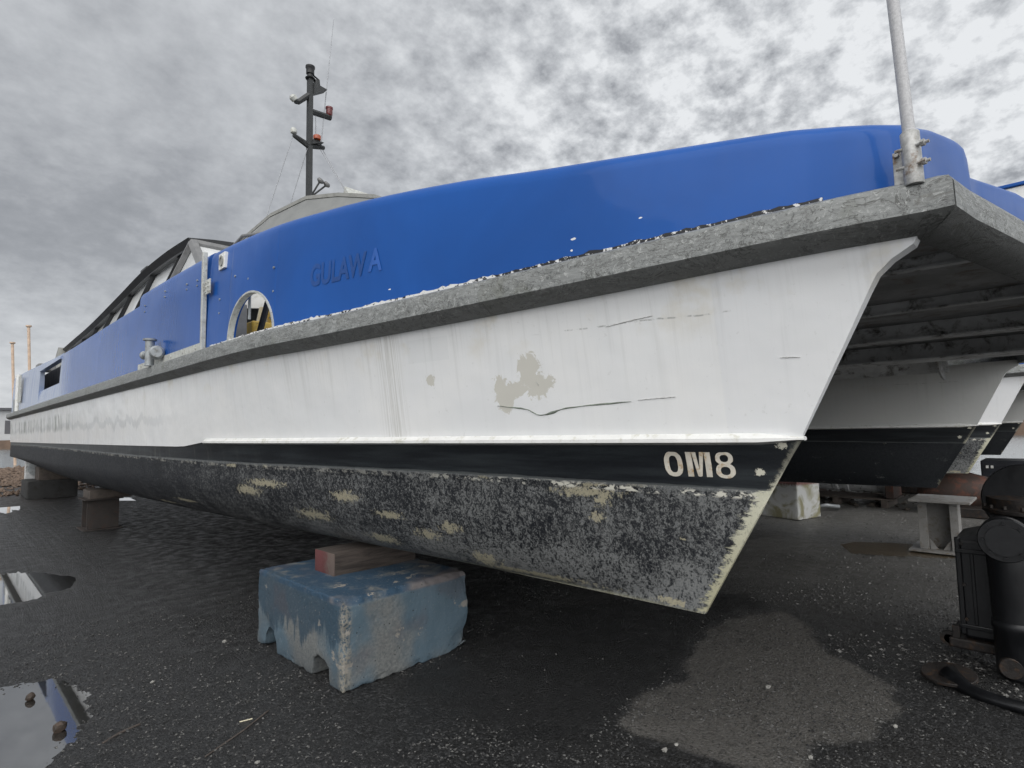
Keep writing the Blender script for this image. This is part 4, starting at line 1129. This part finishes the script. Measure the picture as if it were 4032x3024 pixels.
ee = k.ss(k.math('ADD', k.math('ABSOLUTE', k.math('ADD', x, .5)), k.math('ABSOLUTE', k.math('ADD', y, .64))), .02, .08, 1., 0.)
c = k.mix(k.math('MULTIPLY', ee, k.ss(n3, .4, .55)), c, (.24, .225, .19))
c = k.mix(k.math('MULTIPLY', k.ss(k.noise(5, 6, .7, v=k.vec('ADD', k.p, (9., 2., 1.))), .62, .64), .9), c, (.27, .25, .22))
k.col(c); k.bump(k.math('ADD', n3, k.math('MULTIPLY', k.ss(k.voro(46), .05, .15), .8)), .5, .008)
M['bluecon'] = k.m
y0, y1 = 3.20, 4.48
poly = [(y0, 0), (y0 + .17, 0), (y0 + .18, .10), (y0 + .24, .135), (y0 + .33, .14), (y0 + .38, .11), (y0 + .40, .0),
        (y0 + .93, 0), (y0 + .95, .08), (y0 + 1.0, .125), (y0 + 1.09, .13), (y0 + 1.13, .09), (y0 + 1.15, 0), (y1, 0), (y1 + .0, .51), (y1 - .03, .54), (y0 + .03, .54), (y0, .51)]
b = rough_block('concrete_block', poly, 1.79, 2.79, M['bluecon'], (2.29, 3.84, 0), .012, .0115, 0, chips=((2.82, 3.18, .02, .22, .05), (1.79, 3.2, .3, .09, .012), (2.76, 3.19, .50, .12, .02), (1.79, 3.20, .54, .14, .02), (1.79, 4.3, .13, .12, .02)))
meta(b, 'blue spray-painted concrete block carrying the near bow, nearest to the camera', 'concrete block', 'concrete keel blocks under the ferries')

def timber(x0, x1, y0, y1, z0, z1, mat, label, rot=0):
    c = Vector(((x0 + x1) / 2, (y0 + y1) / 2, z0)); s = S()
    s.bbox(x0, x1, y0, y1, z0, z1, .006, Matrix.Translation(c) @ Matrix.Rotation(rot, 4, 'Z') @ Matrix.Translation(-c))
    return meta(s.make('timber_packer', mat, None, c, smooth=True, angle=30), label, 'timber')
k = N('red_ended_timber', .85); x, y, z = k.xyz()
gr = k.noise(1, 6, .7, v=k.comb(k.math('MULTIPLY', x, 3.), k.math('MULTIPLY', y, 40.), k.math('MULTIPLY', z, 40.)), dist=.6); n3 = k.noise(26, 5, .7)
c = k.mix(k.ss(gr, .3, .7), (.028, .022, .019), (.085, .068, .058))
endm = k.ss(x, -.349, -.343, 1., 0.); c = k.mix(endm, c, k.mix(k.ss(k.math('ADD', k.math('MULTIPLY', n3, .25), y), .03, .15, 1., 0.), (.11, .035, .035), (.12, .09, .078)))
edge = k.math('MULTIPLY', endm, k.ss(y, .0, .08)); c = k.mix(k.math('MULTIPLY', edge, .6), c, (.15, .045, .045))
k.col(c); k.bump(gr, .5, .008); M['redwood'] = k.m
timber(2.05, 2.75, 3.79, 4.09, .531, .695, M['redwood'], 'short timber with a red painted end wedged between the blue block and the hull', -.02)

def steel_stand(x, y, h, label, mat, wide=.42, dep=.34, plate=True, cap=None):
    r = empty('steel_stand', (x, y, 0), label, 'boat stand', 'steel stands propping the ferry')
    s = S(); s.bbox(x - wide * .62, x + wide * .62, y - dep * .62, y + dep * .62, .0, .018, .003); s.make('base_plate', mat, r)
    for sg in (-1, 1):
        s = S(); s.bbox(x - wide / 2, x + wide / 2, y + sg * dep * .42 - .012, y + sg * dep * .42 + .012, .019, h - .001, .003)
        s2 = s
        s2.make('flange', mat, r)
    s = S(); s.box(x - .012, x + .012, y - dep * .42 + .013, y + dep * .42 - .013, .019, h - .001); s.make('web', mat, r)
    for sg in (-1, 1):
        s = S()
        s.prism([(x + sg * .013, y - .004, .02), (x + sg * wide * .45, y - .004, .02), (x + sg * .013, y - .004, .17)], (0, .01, 0)); s.make('gusset', mat, r)
    s = S(); s.bbox(x - wide * .6, x + wide * .6, y - dep * .6, y + dep * .6, h, h + .02, .003); s.make('top_plate', mat, r)
    return r
M['stand'] = simple('dull_brown_grey_steel', (.040, .034, .031), .7, .1, .3, 7, .3, dirt=(.055, .034, .027))
M['standw'] = simple('chalky_white_steel', (.25, .245, .235), .7, 0, .15, 6, .2, dirt=(.15, .12, .09))
st = steel_stand(2.1, 12.0, .50, 'brown steel stand under the near hull between the blue block and the stern block', M['stand'], .45, .5)
timber(1.9, 2.5, 11.75, 12.35, .521, .66, M['wood'], 'dark timber pad on the brown steel stand')
# pale stand under the far bow: H column turned to show both flanges
x0, y0 = 8.66, 1.14
r = empty('steel_stand', (x0, y0, 0), 'pale H-section steel stand under the far bow, beside the black machine', 'boat stand', 'steel stands propping the ferry')
s = S(); s.bbox(8.35, 9.0, .82, 1.46, .004, .022, .003); s.make('base_plate', M['standw'], r)
S().bbox(8.48, 8.50, .97, 1.05, .024, .60, .003).make('flange', M['standw'], r); S().bbox(8.48, 8.50, 1.27, 1.36, .024, .60, .003).make('flange', M['standw'], r)
s = S(); s.bbox(8.50, 8.85, .985, .997, .024, .60, .002); s.make('flange', M['standw'], r)
s = S(); s.bbox(8.50, 8.85, 1.31, 1.322, .024, .60, .002); s.make('flange', M['standw'], r)
s = S(); s.box(8.70, 8.712, 1.0, 1.307, .024, .60); s.make('web', M['standw'], r)
S().prism([(8.51, 1.06, .025), (8.51, 1.14, .025), (8.51, 1.06, .15)], (.012, 0, 0)).make('gusset', M['standw'], r); S().prism([(8.51, 1.26, .025), (8.51, 1.18, .025), (8.51, 1.26, .15)], (.012, 0, 0)).make('gusset', M['standw'], r)
s = S(); s.bbox(8.28, 8.98, .83, 1.42, .602, .63, .004); s.make('top_plate', M['standw'], r)

M['greycon'] = simple('dark_damp_concrete', (.03, .03, .03), .85, 0, .25, 4, .5, 60, dirt=(.018, .016, .014))
b = rough_block('concrete_block', [(18.9, 0), (20.2, 0), (20.2, .46), (18.9, .46)], 1.75, 2.80, M['greycon'], (2.25, 19.5, 0), .02, .03, 5)
meta(b, 'dark damp concrete block under the stern of the near ferry', 'concrete block', 'concrete keel blocks under the ferries')
timber(2.0, 2.7, 19.1, 19.9, .461, .80, M['wood'], 'thick black timber stack on the stern block')
br = empty('shaft_bracket', (1.95, 20.0, .46), 'grey cast bracket with a round eye standing on the stern block', 'bracket')
s = S(); s.bbox(1.80, 2.35, 20.0, 20.12, .461, .96, .02); s.make('bracket_plate', M['girder'], br)
s = S(); s.lathe([(.12, 0), (.18, .01), (.18, .12), (.12, .13)], (2.02, 19.99, .74), (0, -1, 0), 20); s.make('eye', M['alu'], br, smooth=True, angle=40)
k = N('stained_white_concrete', .75); n1 = k.noise(2.2, 4, .6, dist=1.2); n3 = k.noise(40, 5, .7); x, y, z = k.xyz()
c = k.mix(k.ss(n1, .42, .6), (.62, .62, .60), (.30, .28, .17)); c = k.mix(k.ss(k.math('ADD', z, k.math('MULTIPLY', n3, .1)), .58, .63), c, (.20, .10, .09))
k.col(c); k.bump(n3, .3, .01); M['whitecon'] = k.m
b = rough_block('concrete_block', [(3.12, 0), (3.98, 0), (3.98, .62), (3.12, .62)], 9.95, 10.6, M['whitecon'], (10.22, 3.42, 0), .012, .02, 9)
b.rotation_euler.z = math.radians(-14)
meta(b, 'small white concrete block with olive stains between the two hulls', 'concrete block', 'concrete keel blocks under the ferries')

# ------------------------------------------------------------------ MARINE ENGINE AT THE RIGHT EDGE
e = empty('marine_gearbox', (4.9, .35, 0), 'black marine gearbox with a disc on top, standing at the right edge of the picture', 'machine')
mb = M['black']
R90 = None
s = S(); s.bbox(4.75, 5.25, .00, .56, .16, .79, .02); s.bbox(4.735, 4.765, .0, .575, .70, .73, .006); s.bbox(4.735, 4.765, .0, .575, .22, .25, .006)
s.bbox(4.74, 4.78, .545, .575, .18, .80, .008)
for yy_ in (.18, .34, .48): s.bbox(4.742, 4.76, yy_, yy_ + .02, .25, .70, .004)
s.make('gear_case', mb, e)
s = S(); s.prism([(4.76, .57, .79), (4.76, .36, .86), (4.76, .0, .90), (4.76, .0, .78), (4.76, .57, .78)], (.45, 0, 0)); s.make('case_lid', mb, e)
s = S(); s.bbox(4.72, 5.15, .02, .64, .09, .155, .012); 
for yy_ in (.64,): s.lathe([(.05, 0), (.05, .03), (.028, .03), (.028, 0.0)], (4.74, yy_, .135), (1, 0, 0), 14)
s.bbox(4.73, 4.76, .58, .62, .15, .23, .004)
s.make('mounting_foot', M['blackrust'], e)
s = S(); s.lathe([(.125, 0), (.13, .01), (.13, .03), (.118, .035), (.118, .12), (.125, .125), (.125, .16)], (4.47, .30, .85), (1, .05, 0), 32)
s.lathe([(.09, 0), (.09, .012), (.05, .015)], (4.455, .30, .85), (1, .05, 0), 28)
for i in range(8):
    t = 2 * PI * i / 8; s.tube([(4.452, .30 + .103 * math.cos(t), .85 + .103 * math.sin(t)), (4.475, .30 + .103 * math.cos(t), .85 + .103 * math.sin(t))], .009, 6)
s.make('end_cover', mb, e, smooth=True, angle=35)
s = S(); s.lathe([(.10, -.78), (.115, -.76), (.115, -.5), (.122, -.49), (.122, -.45), (.115, -.44), (.118, -.2), (.125, -.02), (.11, .05)], (4.62, .285, .80), (0, 0, 1), 28); s.make('pump_column', mb, e, smooth=True, angle=35)
s = S(); s.lathe([(.055, 0), (.06, .005), (.06, .05), (.045, .055)], (4.50, .32, .10), (1, .1, 0), 20); s.make('drain_flange', M['blackrust'], e, smooth=True, angle=35)
s = S(); s.lathe([(.20, 0), (.215, .01), (.215, .03), (.19, .04), (.19, .10), (.10, .11)], (4.95, .22, .965), (-.05, .0, 1), 36)
s.make('coupling_ring', M['blackrust'], e, smooth=True, angle=35)
s = S(); s.lathe([(.09, 0), (.22, .02), (.23, .035), (.23, .07), (.22, .085), (.06, .09)], (4.98, .20, 1.035), (-1, .12, .25), 40); s.make('flywheel', mb, e, smooth=True, angle=35)
for i in range(14):
    t = 2 * PI * i / 14; S().lathe([(.010, 0), (.010, .022)], (4.95 + .2 * math.cos(t), .22 + .2 * math.sin(t), .995), (0, 0, 1), 6).make('coupling_bolt', M['stand'], e)
for (yy_, zz_) in ((.54, .76), (.54, .5), (.54, .28), (.40, .76), (.30, .76), (.40, .24)):
    S().lathe([(.012, 0), (.012, .014)], (4.752, yy_, zz_), (-1, 0, 0), 6).make('case_bolt', M['blackrust'], e)
# flanged pipe on the ground
pf = empty('flanged_pipe', (4.3, .6, 0), 'bent dark pipe with a flat open flange lying on the gravel below the machine', 'pipe')
s = S(); s.lathe([(.068, 0), (.135, .0), (.14, .004), (.14, .016), (.135, .02), (.068, .02)], (4.34, .60, .035), (-.12, .05, 1), 36); s.make('flange', M['blackrust'], pf, smooth=True, angle=35)
s = S(); s.tube([(4.33, .60, .045), (4.28, .555, .03), (4.22, .50, .025), (4.17, .42, .025), (4.14, .33, .028), (4.13, .22, .03), (4.15, -.1, .03)], [.06, .05, .038, .036, .034, .034, .034], 14); s.make('pipe_bend', mb, pf, smooth=True)

# ------------------------------------------------------------------ YARD CLUTTER BEHIND
M['rustdk'] = simple('rusty_dark_steel', (.045, .028, .022), .65, .1, .35, 3, .3, dirt=(.12, .045, .028))
by = empty('steel_buoy', (12.2, 1.4, 0), 'rust-streaked dark steel buoy lying on its side behind the pale stand', 'buoy')
s = S(); s.lathe([(.05, 0), (.20, .05), (.30, .22), (.31, .75), (.22, 1.0), (.08, 1.15)], (12.1, 1.92, .34), (.25, -1, .06), 28); s.make('float', M['rustdk'], by, smooth=True, angle=45)
s = S(); s.lathe([(.03, 0), (.03, .25), (.07, .27), (.07, .31)], (12.38, .82, .40), (.25, -1, .06), 14); s.make('tail_tube', M['rustdk'], by, smooth=True, angle=45)
s = S(); s.bbox(11.7, 12.7, .7, 1.5, .0, .16, .02); meta(s.make('skid', M['blackrust'], None, (12.2, 1.1, 0)), 'low black skid under the rusty buoy', 'skid')
ct = empty('dark_crate', (14.4, .75, 0), 'dark slatted crate with two pale square labels at the right edge', 'crate')
s = S(); s.bbox(14.0, 15.0, .1, 1.2, .25, .80, .02)
for i in range(5): s.box(13.985, 13.998, .12, 1.18, .30 + i * .1, .36 + i * .1)
s.make('crate_body', M['dull'] if 0 else simple('dark_blue_plastic', (.010, .012, .018), .5, 0, .3, 5, .1), ct)
S().box(14.0, 15.0, .15, .35, 0, .249).make('runner', M['wood'], ct); S().box(14.0, 15.0, .95, 1.15, 0, .249).make('runner', M['wood'], ct)
for yy_ in (1.03, 1.10):
    S().box(13.975, 13.983, yy_ - .02, yy_ + .02, .66, .71).make('label_square', M['whitetrim'], ct)
ex = empty('exhaust_silencer', (12.6, 3.1, 0), 'grey ribbed exhaust silencer lying on a low pallet between the hulls', 'silencer')
s = S(); s.lathe([(.10, 0), (.14, .02), (.14, .6), (.16, .62), (.16, .7), (.14, .72), (.14, .8), (.16, .82), (.16, .9), (.14, .92), (.14, 1.5), (.19, 1.52), (.19, 1.62), (.12, 1.64)], (12.9, 4.0, .36), (-.15, -1, 0), 24); s.make('silencer_body', M['girder'], ex, smooth=True, angle=40)
s = S(); s.box(12.2, 12.9, 2.30, 2.42, .18, .5); s.make('end_frame', M['rustdk'], ex)
pl = empty('pallet', (12.6, 3.2, 0), 'low weathered timber pallet under the exhaust silencer', 'pallet')
s = S()
for i in range(6): S().box(12.2 + i * .15, 12.3 + i * .15, 2.3, 4.2, .14, .165).make('deck_board', M['wood'], pl)
for yy_ in (2.4, 3.2, 4.0): S().box(12.2, 13.05, yy_, yy_ + .1, .0, .139).make('bearer', M['wood'], pl)
s = S(); s.tube([(11.2, 3.3, .06), (11.25, 3.15, .10), (11.4, 3.0, .07), (11.6, 3.05, .05)], .035, 10); meta(s.make('hose_end', M['alu'], None, (11.3, 3.1, 0), smooth=True), 'crumpled metal hose end right of the small white block', 'hose')
s = S(); s.bbox(13.3, 14.3, 4.0, 5.4, 0, .42, .03); meta(s.make('scrap_bin', M['rustdk'], None, (13.8, 4.7, 0)), 'rusty low scrap bin deep between the hulls', 'bin')
s = S(); s.bbox(14.9, 15.7, 2.1, 3.4, 0, .38, .03); meta(s.make('scrap_box', M['blackrust'], None, (15.3, 2.7, 0)), 'black steel box on the ground beyond the exhaust silencer', 'box')
# keel blocks out of the way under the ferries
for x_, y_, lb in ((8.85, 6.5, 'dark concrete block under the middle of the far hull'), (8.85, 12.5, 'dark concrete block under the after part of the far hull')):
    b = rough_block('concrete_block', [(y_ - .5, 0), (y_ + .5, 0), (y_ + .5, .69), (y_ - .5, .69)], x_ - .4, x_ + .4, M['greycon'], (x_, y_, 0), .015, .05, x_ + y_)
    meta(b, lb, 'concrete block', 'concrete keel blocks under the ferries')
for x_, y_, lb in ((11.55, 5.5, 'concrete block under the near hull of the second ferry'), (17.95, 6.5, 'concrete block under the outer hull of the second ferry')):
    b = rough_block('concrete_block', [(y_ - .5, 0), (y_ + .5, 0), (y_ + .5, .69), (y_ - .5, .69)], x_ - .4, x_ + .4, M['greycon'], (x_, y_, 0), .015, .05, x_)
    meta(b, lb, 'concrete block', 'concrete keel blocks under the ferries')

# two tan piles standing in the harbour behind the stern
M['pile'] = simple('tan_pile_paint', (.58, .43, .32), .6, 0, .15, 3, .1)
for (px, py, zt, r_, lb) in ((4.50, 52., 9.37, .085, 'nearer and taller of two tan mooring piles behind the stern'), (4.11, 58., 8.86, .09, 'shorter tan mooring pile at the left edge of the picture')):
    rt = empty('mooring_pile', (px, py, -.5), lb, 'pile', 'mooring piles beyond the stern')
    S().tube([(px + .6, py, -2), (px, py, zt)], r_, 12).make('shaft', M['pile'], rt, smooth=True, angle=40)
    S().lathe([(r_ * 1.1, 0), (r_ * 2., .05), (r_ * 2., .14)], (px, py, zt)).make('cap', M['pile'], rt, smooth=True, angle=40)

# far shore
WH = simple('pale_shed_wall', (.50, .51, .52), .7, 0, .1, .2, 0); DK = simple('dark_shed_roof', (.10, .10, .11), .7, 0, .2, .2, 0); BRN = simple('brown_quay_wall', (.16, .11, .08), .8, 0, .3, .3, 0)
def shed(x0, x1, y0, y1, h, label, wins=5, gable=True):
    r = empty('waterfront_shed', ((x0 + x1) / 2, (y0 + y1) / 2, .4), label, 'shed', 'sheds on the far shore')
    S().box(x0, x1, y0, y1, .4, h).make('wall', WH, r)
    dx = x1 - x0
    if gable:
        n = max(1, int(dx / 6))
        for i in range(n):
            a = x0 + dx * i / n; b_ = x0 + dx * (i + 1) / n
            S().prism([(a - .1, y0 - .5, h + .02), (b_ + .05, y0 - .5, h + .02), ((a + b_) / 2, y0 - .5, h + 1.5)], (0, y1 - y0 + 1, 0)).make('roof', DK, r)
    else: S().box(x0 - .5, x1 + .5, y0 - .8, y1 + .5, h + .02, h + .5).make('roof', DK, r)
    for i in range(wins):
        a = x0 + dx * (i + .2) / wins
        S().box(a, a + dx * .6 / wins, y0 - .06, y0 - .01, h * .35, h * .72).make('window', DK, r)
    return r
shed(-22, -4, 150, 165, 5.2, 'long pale shed with saw-tooth roof on the far shore, left of the stern', 7)
shed(-3, 12, 148, 160, 7.0, 'two-storey pale boathouse on the far shore at the left picture edge', 6, False)
shed(13, 30, 150, 165, 6.0, 'pale shed partly hidden behind the ferry stern on the far shore', 6)
shed(112, 128, 12, 30, 6.0, 'pale shed across the water seen past the bows', 6, False)
meta(S().box(-40, 60, 143, 147.5, -.6, 1.2).make('quay_wall', BRN, None, (10, 145, 0)), 'long brown quay wall along the far shore', 'wall')
meta(S().box(100, 110, -40, 60, -.6, 1.6).make('quay_wall', BRN, None, (105, 10, 0)), 'brown quay wall across the water at the right', 'wall')
s = S()
random.seed(4)
R = []
for a in range(0, 80):
    an = math.radians(-60 + a * 3); rr_ = 600; hgt = 6 + 14 * abs(noise.noise(Vector((a * .22, 0, 0))))
    R.append([(rr_ * math.sin(an), rr_ * math.cos(an), -1), (rr_ * math.sin(an), rr_ * math.cos(an), hgt)])
s.grid(R); meta(s.make('hills', simple('hazy_wooded_shore', (.16, .18, .19), .9, 0, .2, .02, 0), None, (0, 0, 0)), kind='structure')

# ------------------------------------------------------------------ WORLD AND LIGHT
FILL_EL, FILL_AZ = math.radians(46), math.radians(232)      # direction the added hull light comes from, measured from +Y clockwise
w = bpy.data.worlds.new('World'); SC.world = w; w.use_nodes = True
nt = w.node_tree; nd = nt.nodes; lk = nt.links
bg = nd['Background']
sky = nd.new('ShaderNodeTexSky'); sky.sky_type = 'NISHITA'; sky.sun_disc = False
sky.sun_elevation = FILL_EL; sky.sun_rotation = FILL_AZ; sky.dust_density = 3
tc = nd.new('ShaderNodeTexCoord')
def wm(op, a, b=0., clamp=False):
    k = nd.new('ShaderNodeMath'); k.operation = op; k.use_clamp = clamp
    for i, v in enumerate((a, b)):
        if isinstance(v, bpy.types.NodeSocket): lk.new(v, k.inputs[i])
        else: k.inputs[i].default_value = v
    return k.outputs[0]
def wss(x, a, b, lo=0., hi=1.):
    k = nd.new('ShaderNodeMapRange'); k.interpolation_type = 'SMOOTHSTEP'; lk.new(x, k.inputs[0])
    for i, v in enumerate((a, b, lo, hi)): k.inputs[i + 1].default_value = v
    return k.outputs[0]
sep = nd.new('ShaderNodeSeparateXYZ'); lk.new(tc.outputs['Generated'], sep.inputs[0])
dx, dy, dz = sep.outputs
den = wm('MAXIMUM', wm('ADD', dz, .42), .05)
cmb = nd.new('ShaderNodeCombineXYZ'); lk.new(wm('DIVIDE', dx, den), cmb.inputs[0]); lk.new(wm('DIVIDE', dy, den), cmb.inputs[1]); lk.new(wm('MULTIPLY', dz, .6), cmb.inputs[2])
def wn(sc, det, rg, dist=0.):
    k = nd.new('ShaderNodeTexNoise'); k.inputs['Scale'].default_value = sc; k.inputs['Detail'].default_value = det; k.inputs['Roughness'].default_value = rg; k.inputs['Distortion'].default_value = dist
    lk.new(cmb.outputs[0], k.inputs['Vector']); return k.outputs[0]
na = wn(1.5, 4, .55, .3); nb = wn(12, 6, .6, 0)
nc = wn(28, 4, .6, 0)
# brightness grows toward the hidden sun (over the bow, starboard side)
az = wm('ADD', wm('MULTIPLY', dx, .80), wm('MULTIPLY', dy, -.62))
right = wss(az, -.35, .45)
det_ = wm('ADD', wm('MULTIPLY', wm('SUBTRACT', nb, .5), 1.25), wm('MULTIPLY', wm('SUBTRACT', nc, .5), .8))
amp = wm('ADD', wm('MULTIPLY', right, 1.15), .26)
basev = wm('ADD', wm('MULTIPLY', right, .30), .52)
big_ = wm('MULTIPLY', wm('SUBTRACT', na, .5), .7)
val = wm('ADD', wm('ADD', basev, wm('MULTIPLY', det_, amp)), big_)
hz = wss(dz, .0, .30, .28, 0.)
val = wm('ADD', val, hz)
val = wm('MINIMUM', wm('MAXIMUM', val, .18), 1.05)
ramp = nd.new('ShaderNodeValToRGB'); lk.new(val, ramp.inputs[0])
cr = ramp.color_ramp; cr.elements[0].position = .15; cr.elements[0].color = (.215, .23, .25, 1); cr.elements[1].position = 1.; cr.elements[1].color = (.86, .88, .90, 1)
e1 = cr.elements.new(.45); e1.color = (.365, .38, .405, 1); e2 = cr.elements.new(.72); e2.color = (.60, .62, .645, 1)
# behind the camera extra brightness is added to the overcast to light the hull's port side
back = wss(wm('ADD', wm('MULTIPLY', dx, -.72), wm('MULTIPLY', dy, -.69)), -.1, .6, 1., 1.9)
mixn = nd.new('ShaderNodeMix'); mixn.data_type = 'RGBA'; mixn.blend_type = 'MIX'; mixn.inputs[0].default_value = .93
skys = nd.new('ShaderNodeVectorMath'); skys.operation = 'SCALE'; lk.new(sky.outputs[0], skys.inputs[0]); skys.inputs[3].default_value = .08
lk.new(skys.outputs[0], mixn.inputs[6])
clo = nd.new('ShaderNodeVectorMath'); clo.operation = 'SCALE'; lk.new(ramp.outputs[0], clo.inputs[0]); lk.new(back, clo.inputs[3])
lk.new(clo.outputs[0], mixn.inputs[7])
lk.new(mixn.outputs[2], bg.inputs['Color']); bg.inputs['Strength'].default_value = 1.0
sl = bpy.data.lights.new('fill_sun', 'SUN'); sl.energy = 2.1; sl.angle = math.radians(80); sl.color = (1, .97, .92)  # lamp added on the port side to brighten the hull
so = bpy.data.objects.new('fill_sun', sl); COL.objects.link(so)
d = Vector((math.sin(FILL_AZ) * math.cos(FILL_EL), math.cos(FILL_AZ) * math.cos(FILL_EL), math.sin(FILL_EL)))
so.rotation_euler = d.to_track_quat('Z', 'Y').to_euler(); so.location = d * 60

# ------------------------------------------------------------------ CAMERA
cam = bpy.data.cameras.new('camera'); co = bpy.data.objects.new('camera', cam); COL.objects.link(co); SC.camera = co
co.matrix_world = Matrix(((0.69824,-0.04392,-0.71451,0),(-0.71562,-0.06866,-0.69511,0),(-0.01852,0.99667,-0.07937,1.5640),(0,0,0,1)))
cam.sensor_width = 36; cam.lens = 36 * 1220 / 2212; cam.clip_start = .05; cam.clip_end = 6000
SC.view_settings.view_transform = 'Standard'; SC.view_settings.look = 'None'; SC.view_settings.exposure = 0

cy_ = SC.cycles
cy_.max_bounces = 6; cy_.diffuse_bounces = 3; cy_.glossy_bounces = 3; cy_.transmission_bounces = 2
cy_.use_adaptive_sampling = True; cy_.adaptive_threshold = .02
w.cycles.sampling_method = 'MANUAL'; w.cycles.sample_map_resolution = 512
